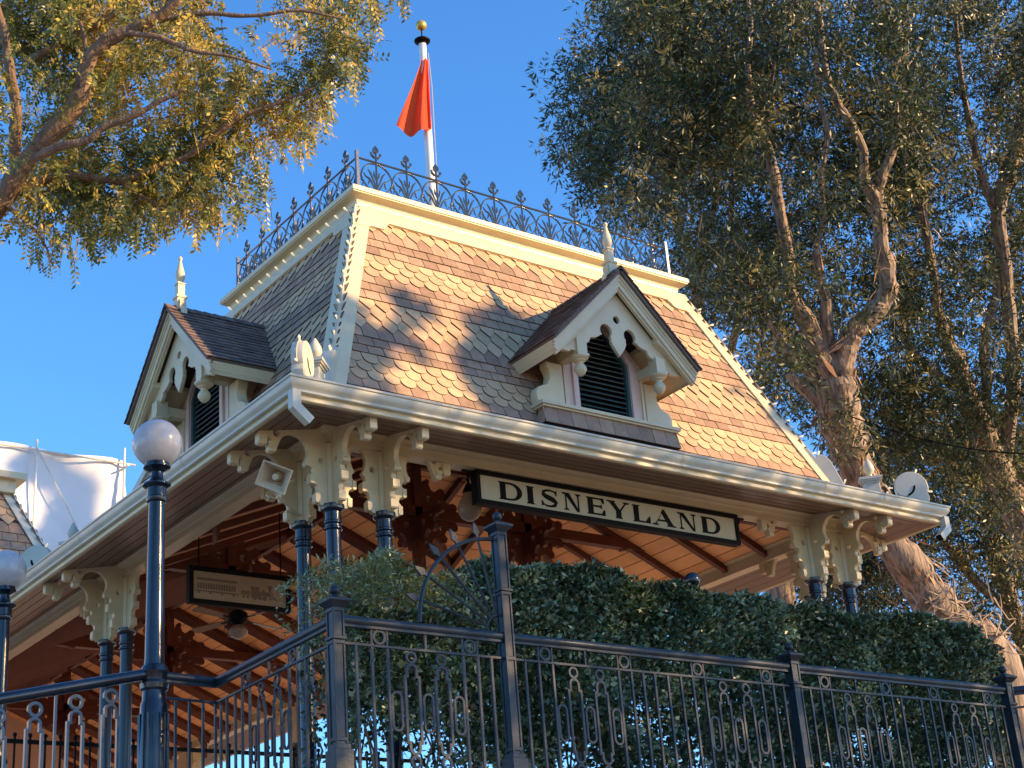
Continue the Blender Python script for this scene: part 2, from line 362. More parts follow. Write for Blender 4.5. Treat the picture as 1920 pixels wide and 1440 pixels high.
# ceiling: hipped board ceiling with rafters
CM = 0.42; CI = 1.15; CZ = 8.0
hy = (LY-2*CI)/2
mbc = MB()
def ceilpt(i, u, d, n=0.0):      # d plan distance in from the beam
    O, X, N, L = SIDES[i]; return O+X*u+N*(CI+d)+ZUP*(CZ+d*CM-n)
step = 0.235
def uspan(i, d):     # extent of the ceiling slope i at plan distance d
    L = SIDES[i][3]
    if i == 2: return CI+d, WX-XR+d
    if i == 3: return CI, L-CI-d
    return CI+d, L-CI-d
for i, (O, X, N, L) in enumerate(SIDES):
    d = 0.0
    while d < hy-0.01:
        e = min(d+step-0.016, hy)
        (a0_, a1_), (b0_, b1_) = uspan(i, d), uspan(i, e)
        v = [ceilpt(i, a0_, d), ceilpt(i, a1_, d), ceilpt(i, b1_, e), ceilpt(i, b0_, e),
             ceilpt(i, a0_, d, -.012), ceilpt(i, a1_, d, -.012), ceilpt(i, b1_, e, -.012), ceilpt(i, b0_, e, -.012)]
        mbc.add(v, [(3, 2, 1, 0), (0, 1, 5, 4), (3, 7, 6, 2)], CEIL); d += step
    (a0_, a1_), (b0_, b1_) = uspan(i, 0), uspan(i, hy)
    mbc.add([ceilpt(i, a0_, 0, -.02), ceilpt(i, a1_, 0, -.02), ceilpt(i, b1_, hy, -.02), ceilpt(i, b0_, hy, -.02)], [(3, 2, 1, 0)], FELT)
under(mbc.build('board_ceiling', smooth=False), PAV)
def raft(i, u, d0, d1, w=0.08, h=0.10):
    O, X, N, L = SIDES[i]; mb = MB()
    v = [ceilpt(i, u+s*w/2, d, n) for d in (d0, d1) for s in (-1, 1) for n in (0.002, h)]
    mb.add(v, [(0, 2, 3, 1), (4, 5, 7, 6), (1, 3, 7, 5), (0, 1, 5, 4), (2, 6, 7, 3)], RED); return mb
for i, (O, X, N, L) in enumerate(SIDES):
    n = 9 if L > 9 else 7
    for q in range(n):
        u = CI+0.42+(L-2*CI-0.84)*q/(n-1); d0 = 0.0
        if i == 2:
            if u > WX-XR+hy: continue
            dm = min(u-CI, hy); d0 = max(0, u-(WX-XR))
        elif i == 3: dm = min(L-CI-u, hy)
        else: dm = min(u-CI, L-CI-u, hy)
        if dm-d0 > 0.25: under(raft(i, u, d0, dm-0.03).build('rafter', smooth=False), PAV)
vl = [(CORN[c](CI, CZ-.09), CORN[c](CI+hy, CZ+hy*CM-.09)) for c in (0, 1, 2)]
vl.append((Vector((XR, LY-CI, CZ-.08)), Vector((XR-hy, LY-CI-hy, CZ+hy*CM-.08))))
for p0, p1 in vl:
    mb = MB(); d = (p1-p0).normalized(); sx = d.cross(ZUP).normalized(); sz = sx.cross(d)
    T = frame(p0, sx, d); mb.box((-.05, 0, -.08), (.05, (p1-p0).length, .09), RED, T)
    under(mb.build('hip_rafter', smooth=False), PAV)
def beambox(name, p0, p1, w, h, m=RED, parent=PAV, bev=0.006):
    p0, p1 = Vector(p0), Vector(p1); d = (p1-p0); L = d.length; d.normalize()
    sx = d.cross(ZUP) if abs(d.z) < 0.99 else Vector((1, 0, 0)); sx.normalize(); sz = sx.cross(d)
    mb = MB(); mb.box((-w/2, 0, -h/2), (w/2, L, h/2), m, frame(p0, sx, d, sz)); o = mb.build(name, smooth=False, bevel=bev)
    return under(o, parent) if parent else o
# scroll sawn timber knee (dark red), in the plane of a truss
knee = [(0, 0), (0.0, -.30), (.05, -.34), (.075, -.40), (.11, -.42), (.145, -.39), (.13, -.34), (.16, -.27), (.21, -.24), (.26, -.27), (.31, -.31), (.37, -.29), (.39, -.23),
        (.35, -.18), (.37, -.13), (.43, -.10), (.50, -.12), (.56, -.10), (.57, -.04), (.54, 0)]
KNEE = flatplate([knee, circ(.12, -.13, .05), circ(.30, -.10, .035)], .06)
KNEE.name = 'knee'
def mesh_obj(name, me, T, mats, parent=None, bevel=0):
    mb = MB(); mb.merge(me, T, mats); o = mb.build(name, smooth=True, bevel=bevel)
    return under(o, parent) if parent else o
def truss(y, xq=(4.1, 5.9), zt=8.42, parent=PAV, x0=1.16, x1=WX-1.16, full=True):
    beambox('tie_beam', (x0+0.25, y, zt), (x1-0.25, y, zt), .13, .15, parent=parent)
    for x in xq:
        o = beambox('truss_post', (x, y, zt-.80), (x, y, 9.12 if full else min(9.15, 8.0+.42*min(x-1.15, x1-x))), .13, .13, parent=parent)
        mb = MB(); mb.lathe([(0.0, -.14), (.035, -.12), (.05, -.07), (.035, -.03), (.085, 0), (.09, .05), (.05, .08), (.075, .12), (.075, .2)], (x, y, zt-.82), 12, RED)
        under(mb.build('pendant'), parent)
        for s in (-1, 1):
            for f in (-1, 1):
                T = Matrix.Translation((x+s*.066, y, zt-f*.078*1.0)) @ Matrix.Scale(s, 4, (1, 0, 0)) @ Matrix.Scale(f, 4, (0, 0, 1))
                mesh_obj('scroll_knee', KNEE, T, RED, parent)
        for f in (-1, 1):
            T = Matrix.Translation((x, y+f*.066, zt-.06)) @ Matrix.Rotation(f*PI/2, 4, 'Z')
            mesh_obj('scroll_knee', KNEE, T, RED, parent)
    for s, xe in ((1, x1), (-1, x0)):    # curved end braces down to the wall beam
        pts = [(-1.3, -.02), (-1.22, -.10), (-1.12, -.08), (-1.02, -.02), (-.85, -.03), (-.70, -.10), (-.58, -.08), (-.40, -.14), (-.20, -.34), (-.08, -.56), (0, -.80), (0, .02), (-.22, .20), (-.60, .26), (-1.05, .14), (-1.3, .07)]
        loop = [(x*s, z) for x, z in pts]
        me = flatplate([loop], .10)
        mesh_obj('curved_brace', me, Matrix.Translation((xe, y, zt)), RED, parent)
truss(4.02)
truss(6.95, (2.85, 5.2), zt=8.3, x1=XR, full=False)
beambox('ridge_beam', (CI+hy-.1, LY/2, 9.13), (WX-CI-hy+.1, LY/2, 9.13), .1, .16)

# ------------------------------------------------------------------ columns with scroll sawn brackets
def bracket_profile(L=0.80):
    k = L/0.80
    p = [(0, 0.87), (0, -0.02), (.085, -.02), (.125, .01), (.15, .06), (.145, .11), (.115, .145), (.125, .19), (.165, .215), (.205, .25), (.20, .305), (.165, .335), (.17, .38), (.215, .395)]
    c = arc(.375, .565, .165, 222, -18, 16) if False else arc(.395, .56, .165, 225, 40, 16)[0:]
    c = [(x, y) for x, y in c]
    p2 = p+[(.245, .41), (.275, .435)]+[(q[0], q[1]) for q in arc(.40, .555, .17, 215, 20, 16)]
    p2 += [(.585, .555), (.60, .51), (.64, .49), (.68, .51), (.685, .56), (.66, .60), (.67, .645), (.70, .65), (.705, .575), (.73, .55), (.775, .55), (.80, .58), (.80, .80), (.80, .87)]
    return [(x*k, z) for x, z in p2]
BRL = flatplate([bracket_profile(), circ(.075, .47, .032), circ(.60, .70, .036)], .062, bev=.005)
short = [(0, .87), (0, -.02), (.085, -.02), (.125, .01), (.15, .06), (.145, .11), (.115, .145), (.125, .19), (.165, .215), (.205, .25), (.20, .305), (.165, .335), (.17, .38), (.205, .41), (.17, .47), (.15, .56), (.17, .65), (.225, .715), (.252, .74), (.252, .87)]
BRS = flatplate([short, circ(.075, .47, .032)], .062, bev=.005)
capm = MB()
colprof = [(.15, 0), (.15, .12), (.12, .16), (.105, .22), (.115, .26), (.09, .30), (.084, .34), (.084, 1.9), (.080, 3.22), (.10, 3.235), (.10, 3.25), (.085, 3.262), (.085, 3.285), (.10, 3.30), (.10, 3.318),
           (.09, 3.33), (.09, 3.42), (.10, 3.43), (.122, 3.45), (.128, 3.475), (.128, 3.5), (0, 3.5)]
def make_column(x, y, dirs):
    """dirs: list of (angle, 'L' or 'S')"""
    mb = MB(); mb.lathe(colprof, (0, 0, 0), 20, IRON)
    c = mb.build('column', ang=0.5); c.location = Vector((x, y, FLOOR))-PAV.location; c.parent = PAV
    mb = MB(); w = .072; b = .028
    o8 = [(w, -w+b), (w, w-b), (w-b, w), (-w+b, w), (-w, w-b), (-w, -w+b), (-w+b, -w), (w-b, -w)]
    mb.prism(o8, 3.5, 4.23, (0, 0, 0), (1, 0, 0), (0, 1, 0), (0, 0, 1), CREAM)
    for z0, z1, q in ((4.19, 4.225, .012), (4.225, 4.30, .03)):
        mb.box((-w-q, -w-q, z0), (w+q, w+q, z1), CREAM)
    mb.build('column_head', c, smooth=False, bevel=.003)
    for a, kind in dirs:
        T = Matrix.Rotation(a, 4, 'Z') @ Matrix.Translation((w-.004, 0, 3.5))
        mb = MB(); mb.merge(BRL if kind == 'L' else BRS, T, CREAM)
        bl = [(.10, .152, .0, .10), (.165, .212, .205, .305)]
        if kind == 'L': bl += [(.205, .262, .392, .452), (.605, .690, .488, .535), (.62, .695, .54, .60), (.715, .812, .555, .70), (.705, .818, .705, .775)]
        for u0, u1, z0, z1 in bl: mb.prism([(u0, z0+.012), (u0+.012, z0), (u1-.014, z0), (u1, z0+.016), (u1, z1), (u0, z1)], -.043, .043, T @ Vector((0, 0, 0)), T.to_3x3() @ Vector((1, 0, 0)), (0, 0, 1), T.to_3x3() @ Vector((0, 1, 0)), CREAM)
        if kind == 'L': mb.box((.52, -.036, .785), (.825, .036, .86), CREAM, T)
        mb.build('scroll_bracket', c, smooth=True)
    return c
hp = PI/2
def cols(cx, cy, sx, sy):
    """corner group: sx, sy point from the corner column towards the building centre"""
    ox = PI if sx > 0 else 0.0; oy = -hp if sy > 0 else hp; ix = 0.0 if sx > 0 else PI; iy = hp if sy > 0 else -hp
    make_column(cx, cy, [(ox, 'L'), (oy, 'L'), (ix, 'S'), (iy, 'S')])
    make_column(cx+sx*DD, cy, [(oy, 'L'), (ix, 'L'), (ox, 'S')])
    make_column(cx, cy+sy*DD, [(ox, 'L'), (iy, 'L'), (oy, 'S')])
cols(CC, CC, 1, 1); cols(WX-CC, CC, -1, 1); cols(WX-CC, LY-CC, -1, -1)
make_column(CC, LY-CC-DD, [(PI, 'L'), (-hp, 'L'), (hp, 'S')]); make_column(CC, LY-CC, [(PI, 'L'), (hp, 'L'), (-hp, 'S')]); make_column(XR+.086, LY-CC, [(0, 'L'), (hp, 'L'), (PI, 'S')])

# ------------------------------------------------------------------ corner scrolls on the hips (diagonal plane)
def corner_scroll(c):
    O = CORN[c]; d = (O(1, 0)-O(0, 0)).normalized(); nrm = d.cross(ZUP)
    # u measured along the diagonal from the eave corner (inset a = u/1.414)
    base = lambda u: 8.02+0.3*(u/1.414)
    pts = []
    pts += [(.30, base(.3)-.03), (.275, 8.10), (.25, 8.20)]
    pts += arc(.475, 8.36, .225, 205, 28, 18)+arc(.548, 8.375, .135, 18, -100, 12)
    loop = pts+[(.545, 8.185), (.59, 8.145), (.66, 8.14), (.73, 8.165), (.80, 8.23), (.855, 8.33), (.87, 8.42), (.87, 8.50), (1.085, 8.50), (1.085, 8.42), (1.10, 8.33), (1.15, 8.28), (1.18, base(1.18)+.02)]
    # main scroll brace leaning on the hip
    loop += [(1.24, base(1.24)+.03), (1.30, 8.42), (1.36, 8.58), (1.42, 8.75), (1.47, 8.88), (1.53, 8.96), (1.60, 8.99), (1.66, 8.95), (1.70, 9.02), (1.76, 9.10), (1.84, 9.12), (1.88, 9.06),
             (1.75, 8.6), (1.60, 8.30), (1.5, 8.20)]
    hole = arc(.475, 8.33, .10, -10, -170, 8)+arc(.475, 8.36, .10, 190, 350, 8)[1:-1]
    th = .13
    me = flatplate([loop], th, bev=.008)
    T = frame(O(0, 0), d, nrm, ZUP)
    mb = MB(); mb.merge(me, T, GUTTER)
    # incised crescents on both faces
    for s in (-1, 1):
        cres = arc(.548, 8.375, .135, 262, 175, 10)+arc(.560, 8.380, .118, 185, 252, 8)
        m2 = flatplate([cres], .004); T2 = frame(O(0, 0)+nrm*s*(th/2+.0025), d, nrm, ZUP)
        mb.merge(m2, T2, BLACK)
    for q, (w, z0, z1) in enumerate(((.075, 8.49, 8.515), (.095, 8.515, 8.54), (.11, 8.54, 8.575))):
        mb.box((.978-w-.045, -w-.005, z0), (.978+w+.045, w+.005, z1), GUTTER, T)
    o = under(mb.build('corner_scroll', ang=0.5), PAV)
    mb = MB(); mb.lathe([(.03, 8.575), (.035, 8.60), (.028, 8.625), (.06, 8.66), (.078, 8.70), (.07, 8.75), (.04, 8.81), (.012, 8.86), (0, 8.865)], Vector(T @ Vector((.978, 0, 0))), 16, GUTTER)
    f = mb.build('ball_finial', o)
for c in range(4): corner_scroll(c)
# rain spouts below the gutter corners
for c, d in ((0, Vector((1, 0, 0))), (1, Vector((-1, 0, 0))), (2, Vector((-1, 0, 0)))):
    O = CORN[c](0, 0); e = (CORN[c](1, 0)-O)*.075; nrm = d.cross(ZUP); T = frame(O, d, nrm, ZUP)
    mb = MB(); w = .048
    pl = [(-.04, 7.91), (.06, 7.91), (.06, 7.755), (.205, 7.635), (.145, 7.56), (-.04, 7.71)]
    mb.prism(pl, -w, w, O+e, d, ZUP, nrm, GUTTER); o = under(mb.build('rain_spout', smooth=False, bevel=.005), PAV)
    mb = MB(); mb.box((-.042, -.04, -.004), (.042, .04, .004), BLACK, frame(O+e+d*.177+ZUP*7.597, Vector(d)*.62+ZUP*.78, nrm))
    under(mb.build('spout_mouth', smooth=False), PAV)
# ------------------------------------------------------------------ dormers
def make_dormer():
    """local frame: x across, y into the roof (front wall at y=0), z absolute height"""
    HW = 0.66
    mb = MB()     # cheek walls and front wall with the louver opening
    op = [(-.43, 8.86), (-.43, 9.62), (-.30, 9.80), (-.14, 9.97), (0, 10.07), (.14, 9.97), (.30, 9.80), (.43, 9.62), (.43, 8.86)]
    wall = [(-HW, 8.80), (HW, 8.80), (HW, 9.62), (0, 10.30), (-HW, 9.62)]
    front = flatplate([wall, op], .08)
    mb.merge(front, Matrix.Translation((0, .04, 0)), PINK)
    for s in (-1, 1): mb.box((min(s*HW, s*(HW-.05)), .08, 8.6), (max(s*HW, s*(HW-.05)), 1.2, 9.66), PINK)
    # raised architrave around the opening
    opo = [(-.50, 8.86), (-.50, 9.64), (-.34, 9.86), (-.16, 10.05), (0, 10.15), (.16, 10.05), (.34, 9.86), (.50, 9.64), (.50, 8.86)]
    mb.merge(flatplate([opo, op], .03, bev=.004), Matrix.Translation((0, -.016, 0)), PINK)
    for s in (-1, 1): mb.box((min(s*.60, s*.64), -.02, 8.86), (max(s*.60, s*.64), .0, 9.55), CREAM)
    D = mb.build('dormer', smooth=False)
    # green frame and louvre blades
    mb = MB(); opi = [(x*.90, z if z < 9 else z-.03) for x, z in op]; opi[0] = (-.385, 8.90); opi[-1] = (.385, 8.90)
    mb.merge(flatplate([op, opi], .05), Matrix.Translation((0, .03, 0)), LOUV); mb.build('louver_frame', D, smooth=False)
    mb = MB(); z = 8.92
    while z < 10.0:
        hw = .40 if z < 9.6 else max(.02, .40*(1-((z-9.6)/.43)**1.25))
        mb.box((-hw, -.036, -.006), (hw, .036, .006), LOUV, Matrix.Translation((0, .055, z)) @ Matrix.Rotation(math.radians(38), 4, 'X')); z += .068
    mb.box((-.42, .11, 8.85), (.42, .115, 10.0), BLACK)
    mb.build('louver', D, smooth=False)
    # roof: two shingled slopes at 45 degrees with thick rakes
    px, py0, py1 = 1.165, -.55, 1.35; pk = 10.66; zt = pk-px
    mb = MB()
    for s in (-1, 1):
        rows = 15; L = math.hypot(px, px); e = L/rows
        X = Vector((0, 1, 0)); dn = Vector((s, 0, -1)).normalized(); nr = Vector((s, 0, 1)).normalized()
        O = Vector((0, py0, pk))
        def P(u, t, n): return O+X*u+dn*t+nr*n
        v = [P(0, 0, -.035), P(1.9, 0, -.035), P(1.9, L, -.035), P(0, L, -.035), P(0, 0, 0), P(1.9, 0, 0), P(1.9, L, 0), P(0, L, 0)]
        mb.add(v, [(0, 1, 2, 3), (4, 7, 6, 5), (0, 4, 5, 1), (3, 2, 6, 7), (0, 3, 7, 4)], SHD)
        rr = random.Random(5)
        for q in range(rows):
            t1 = (q+1)*e+.012; u = -.018-rr.uniform(0, .1)
            u0 = -.022
            while u0 < 1.9:
                w = rr.uniform(.12, .20); a, b = u0, min(u0+w-.004, 1.9)
                n1 = .026+rr.uniform(-.002, .003)
                v = [P(a, t1-.15 if q else 0, .006), P(b, t1-.15 if q else 0, .006), P(b, t1, n1), P(a, t1, n1), P(b, t1, n1-.012), P(a, t1, n1-.012), P(a, t1-.15 if q else 0, -.002), P(b, t1-.15 if q else 0, -.002)]
                mb.add(v, [(0, 1, 2, 3), (3, 2, 4, 5), (0, 3, 5, 6), (2, 1, 7, 4)], SHD); u0 += w
    for q in range(14):   # ridge caps
        y = py0-.02+q*.135
        for s in (-1, 1):
            mb.add([(0, y, pk+.045), (0, y+.19, pk+.030), (s*.11, y+.19, pk-.075), (s*.11, y, pk-.060), (0, y, pk+.03), (s*.11, y, pk-.075)], [(0, 1, 2, 3), (0, 3, 5, 4)], SHD)
    mb.build('dormer_roof', D, smooth=False)
    # cornice rakes in cream: stepped mouldings following both slopes, mitred at the peak
    mb = MB()
    def rake(y0, y1, t0, t1, ext):
        # band between perpendicular offsets t0..t1 below the roof plane
        for s in (-1, 1):
            q = 1.41421
            xo = px-ext
            v = []
            for y in (y0, y1):
                v += [(0, y, pk-t0*q), (s*xo, y, pk-xo-t0*q), (s*(xo-(t1-t0)*0.7071), y, pk-xo-t0*q-(t1-t0)*0.7071), (0, y, pk-t1*q)]
            mb.add(v, [(0, 1, 2, 3), (7, 6, 5, 4), (0, 4, 5, 1), (1, 5, 6, 2), (2, 6, 7, 3)], CREAM)
    rake(-.515, -.48, .036, .075, .012); rake(-.50, -.46, .075, .105, .02); rake(-.488, -.44, .105, .165, .03); rake(-.465, -.42, .165, .195, .06)
    # soffit slab of the eaves and side fascia
    for s in (-1, 1):
        v = []
        for y in (-.46, 1.25):
            v += [(s*(HW-.1), y, pk-HW+.1-.165*1.414), (s*(px-.03), y, pk-px+.03-.05), (s*(px-.06), y, pk-px-.12), (s*(HW-.1), y, pk-HW+.1-.215*1.414)]
        mb.add(v, [(0, 1, 2, 3), (7, 6, 5, 4), (0, 4, 5, 1), (1, 5, 6, 2), (2, 6, 7, 3), (3, 7, 4, 0)], CREAM)
        v = [(s*(px-.015), -.47, zt-.03), (s*(px-.015), 1.2, zt-.03), (s*(px-.09), 1.2, zt-.165), (s*(px-.09), -.47, zt-.165)]
        mb.add(v, [(0, 1, 2, 3)], CREAM)
    mb.build('rake_cornice', D, smooth=False)
    # pierced bargeboard
    c1 = arc(-.165, 9.84, .085, 290, -68+2*0, 0) if False else None
    half = [(-.98, 9.43), (-.80, 9.43), (-.78, 9.46), (-.70, 9.455), (-.62, 9.47), (-.575, 9.53), (-.56, 9.59), (-.51, 9.60), (-.475, 9.63), (-.45, 9.69), (-.39, 9.70), (-.335, 9.72), (-.29, 9.755), (-.262, 9.765)]
    half += arc(-.19, 9.83, .092, 222, -45, 14)
    half += [(-.115, 9.74), (-.12, 9.70), (-.09, 9.64), (-.05, 9.585), (-.02, 9.55), (0, 9.52)]
    mir = [(-x, z) for x, z in half[::-1]][1:]
    top = [(.98, 9.45), (0, 10.43), (-.98, 9.45)]
    me = flatplate([half+mir+top, circ(0, 10.02, .052)], .05, bev=.005)
    mb = MB(); mb.merge(me, Matrix.Translation((0, -.345, 0)), CREAM)
    mb.build('bargeboard', D, smooth=True, ang=0.5)
    for s in (-1, 1):      # turned pendants on their blocks
        mb = MB(); x = s*.63; y = -.33
        mb.box((x-.09, y-.09, 9.40), (x+.09, y+.09, 9.43), CREAM); mb.box((x-.075, y-.075, 9.43), (x+.075, y+.075, 9.62), CREAM)
        mb.box((x-.06, y+.07, 9.44), (x+.06, .02, 9.56), CREAM)
        mb.lathe([(.11, 9.40), (.115, 9.385), (.10, 9.365), (.075, 9.355), (.07, 9.34), (.045, 9.325), (.04, 9.305), (.06, 9.285), (.078, 9.25), (.075, 9.215), (.055, 9.18), (.03, 9.155), (.012, 9.145), (0, 9.142)][::-1], (x, y, 0), 18, CREAM)
        mb.build('pendant', D)
    # side consoles (scroll brackets)
    con = [(0, 8.86), (.40, 8.86), (.42, 8.92), (.42, 9.0), (.385, 9.06), (.32, 9.09), (.25, 9.12), (.21, 9.18), (.19, 9.26), (.21, 9.32), (.24, 9.36), (.24, 9.42), (0, 9.42)]
    for s in (-1, 1):
        me = flatplate([[(HW*s+x*s, z) for x, z in con]], .14, bev=.01); mb = MB(); mb.merge(me, Matrix.Translation((0, .05, 0)), CREAM)
        mb.build('side_console', D)
    # sill and shingled skirt
    mb = MB(); mb.box((-1.10, -.14, 8.80), (1.10, .22, 8.845), CREAM); mb.box((-1.075, -.115, 8.775), (1.075, .22, 8.80), CREAM); mb.build('sill', D, smooth=False, bevel=.005)
    mb = MB(); rr = random.Random(3)
    n = 10; w = 2.14/n
    for q in range(n):
        a, b = -1.07+q*w, -1.07+(q+1)*w-.006
        mb.add([(a, -.085, 8.78), (b, -.085, 8.78), (b, -.135+rr.uniform(-.004, .004), 8.565), (a, -.135, 8.565), (b, -.118, 8.565), (a, -.118, 8.565)], [(0, 3, 2, 1), (3, 5, 4, 2)], SHB)
    for s in (-1, 1):
        for q in range(2):
            y0 = -.12+q*.17; mb.add([(s*1.03, y0+.02, 8.78), (s*1.03, y0+.165, 8.78), (s*1.075, y0+.165, 8.565), (s*1.075, y0, 8.565)], [(0, 1, 2, 3)], SHB)
    mb.box((-1.03, -.08, 8.56), (1.03, .25, 8.775), FELT)
    mb.build('shingled_skirt', D, smooth=False)
    # ridge finial
    mb = MB(); w = .06
    mb.box((-w, -.42, 10.60), (w, -.30, 10.80), CREAM); mb.box((-w-.012, -.432, 10.80), (w+.012, -.288, 10.83), CREAM); mb.box((-.045, -.405, 10.83), (.045, -.315, 11.0), CREAM)
    mb.box((-.055, -.415, 11.0), (.055, -.305, 11.02), CREAM)
    mb.lathe([(.02, 11.02), (.03, 11.03), (.045, 11.06), (.06, 11.10), (.062, 11.14), (.05, 11.20), (.03, 11.28), (.018, 11.34), (.026, 11.36), (.028, 11.38), (.018, 11.40), (0, 11.41)], (0, -.36, 0), 14, CREAM)
    for s in (-1, 1): mb.prism([(s*.06, 10.60), (s*.13, 10.55), (s*.12, 10.62), (s*.085, 10.67), (s*.10, 10.72), (s*.06, 10.78)], -.40, -.32, (0, 0, 0), (1, 0, 0), (0, 0, 1), (0, 1, 0), CREAM)
    mb.build('ridge_finial', D, ang=0.5)
    return D
D1 = make_dormer(); D1.parent = PAV; D1.location = Vector((5.0, 1.05, 0))-PAV.location
D1['label'] = 'front dormer above the long sign, louvered and half in shade'
D2 = copy_tree(D1, PAV); D2.location = Vector((1.05, LY/2, 0))-PAV.location; D2.rotation_euler = (0, 0, -PI/2)
D2['label'] = 'side dormer behind the nearer globe lamp'
for a, loc in ((PI/2, (WX-1.05, LY/2, 0)),):
    d = copy_tree(D1, PAV); d.location = Vector(loc)-PAV.location; d.rotation_euler = (0, 0, a); d['label'] = 'dormer on a far side of the roof'

# ------------------------------------------------------------------ iron cresting
zb = ct+.035
def crest_unit():
    mb = MB(); m = CIRON; y = 0
    r = .011
    def T(pts, rr=r, n=6): mb.tube([(p[0], 0, p[1]) for p in pts], [q*1.15 for q in rr] if isinstance(rr, list) else rr*1.05, n, m)
    T([(0, 0), (0, .66)], .013)
    for s in (-1, 1):
        T([(s*q[0], q[1]) for q in arc(0, .24, .235, 88, 0, 8, ry=.235)]+[(s*.225, .18)], .012)
        T([(0, .05), (s*.05, .13), (s*.085, .20), (s*.11, .23), (s*.16, .25), (s*.20, .30)], [.012, .012, .011, .012, .010, .006])
        T([(0, .10), (s*.05, .22), (s*.09, .32), (s*.13, .37)], [.010, .011, .013, .006])
        T([(0, .02), (s*.05, .06), (s*.10, .07), (s*.16, .11), (s*.22, .20)], [.012, .013, .012, .010, .009])
        T([(0, .22), (s*.035, .30), (s*.04, .36)], [.008, .013, .005])
        T([(s*.11, .23), (s*.12, .17), (s*.14, .13)], [.008, .011, .004])
        T([(s*.232, .24), (s*.20, .16), (s*.225, .10)], [.010, .013, .005])
        T([(0, .57), (s*.035, .575), (s*.06, .60), (s*.075, .635), (s*.055, .645)], [.012, .014, .016, .013, .007])
        T([(0, .63), (s*.028, .66), (s*.03, .70), (s*.01, .745)], [.010, .016, .014, .004])
    T([(0, .64), (0, .72), (0, .76)], [.014, .012, .003])
    mb.lathe([(.0, .485), (.022, .49), (.024, .51), (0, .515)], (0, 0, 0), 8, m)
    return mb
CU_ = crest_unit().build('crest_palmette')
first = True
for i, (u0, n, sp, e0, e1) in enumerate(((2.65, 11, .4722, 2.36, WX-2.36), (2.64, 7, .4605, 2.36, LY-2.36), (2.65, 11, .4722, 2.36, WX-2.36), (2.64, 7, .4605, 2.36, LY-2.36))):
    O, X, N, L = SIDES[i]
    mb = MB()
    P = lambda u, z: O+X*u+N*2.36+ZUP*z
    mb.tube([P(e0, zb+.50), P(e1, zb+.50)], .014, 6, CIRON); mb.tube([P(e0, zb+.015), P(e1, zb+.015)], .014, 6, CIRON)
    mb.box((-.02, -.02, 0), (.02, .02, .60), CIRON, Matrix.Translation(P(e0, zb)))
    cr = under(mb.build('cresting'), PAV)
    for q in range(n):
        o = CU_ if first else CU_.copy()
        if not first: COL.objects.link(o)
        first = False
        o.parent = cr; u = e0+(e1-e0)*(q+.5+0.0)/n if False else u0+(L-2*u0)*q/(n-1)
        o.location = P(u, zb); o.rotation_euler = (0, 0, math.atan2(X.y, X.x))

# ------------------------------------------------------------------ string lights
SL = empty('string_lights', (WX/2, 2.2, 11.6), 0, 'small warm bulbs strung under the top cornice and down the roof hips', 'string lights')
mb = MB(); mb.lathe([(.010, 0), (.013, .002), (.013, .03), (.016, .036), (.021, .05), (.022, .062), (.017, .078), (.007, .088), (0, .09)], (0, 0, 0), 8, BULB)
mb.v = [(x*.68, y*.68, z*.72) for x, y, z in mb.v]
B0 = mb.build('light_bulb'); bfirst = True
def bulb(p, d):
    global bfirst
    o = B0 if bfirst else B0.copy()
    if not bfirst: COL.objects.link(o)
    bfirst = False
    o.parent = SL; o.location = Vector(p)-SL.location; o.rotation_euler = Vector(d).to_track_quat('Z', 'Y').to_euler()
WIRES = []
class _W:
    def tube(s, *a):
        m = MB(); m.tube(*a); under(m.build('wire'), SL)
wires = _W()
for i, n in ((0, 21), (3, 15)):
    O, X, N, L = SIDES[i]; pts = []
    for q in range(n):
        u = 2.42+(L-4.84)*q/(n-1); p = O+X*u+N*2.222+ZUP*(ct-.262)
        bulb(p, N*-1+ZUP*.75+X*random.uniform(-.15, .15)); pts.append(p+ZUP*-.004)
        if q < n-1: pts.append(p+X*(.5*(L-4.84)/(n-1))+ZUP*-.03+N*-.01)
    wires.tube(pts, .006, 5, WIRE)
for c, n in ((0, 11), (1, 11)):
    O = CORN[c]; d = (O(1, 0)-O(0, 0)).normalized(); pts = []
    for q in range(n):
        s = .5+2.85*q/(n-1); p = O(A0+s*DA-.05, Z0+s*DZ)
        bulb(p-d*.005, -d+ZUP*random.uniform(-.1, .5)+d.cross(ZUP)*random.uniform(-.4, .4)); pts.append(p-d*.008+d.cross(ZUP)*random.uniform(-.02, .02)); pts.append(O(A0+(s+.14)*DA-.05, Z0+(s+.14)*DZ)+d*.004+d.cross(ZUP)*.012)
    wires.tube(pts, .006, 5, WIRE)
for c in range(4):
    O = CORN[c]; d = (O(1, 0)-O(0, 0)).normalized()
    ctr = O(0, 0)+d*.475+ZUP*8.36; pts = []
    for a in (195, 115, 10) if c != 3 else (195, 60):
        v = d*math.cos(math.radians(a))+ZUP*math.sin(math.radians(a)); bulb(ctr+v*.23, v)
    for u, z in ((.80, 8.30), (1.33, 8.55), (1.62, 9.0)):
        bulb(O(0, 0)+d*u+ZUP*z, ZUP-d*.4)
    wires.tube([ctr+(d*math.cos(math.radians(a))+ZUP*math.sin(math.radians(a)))*.236 for a in range(200, 0, -20)], .006, 5, WIRE)

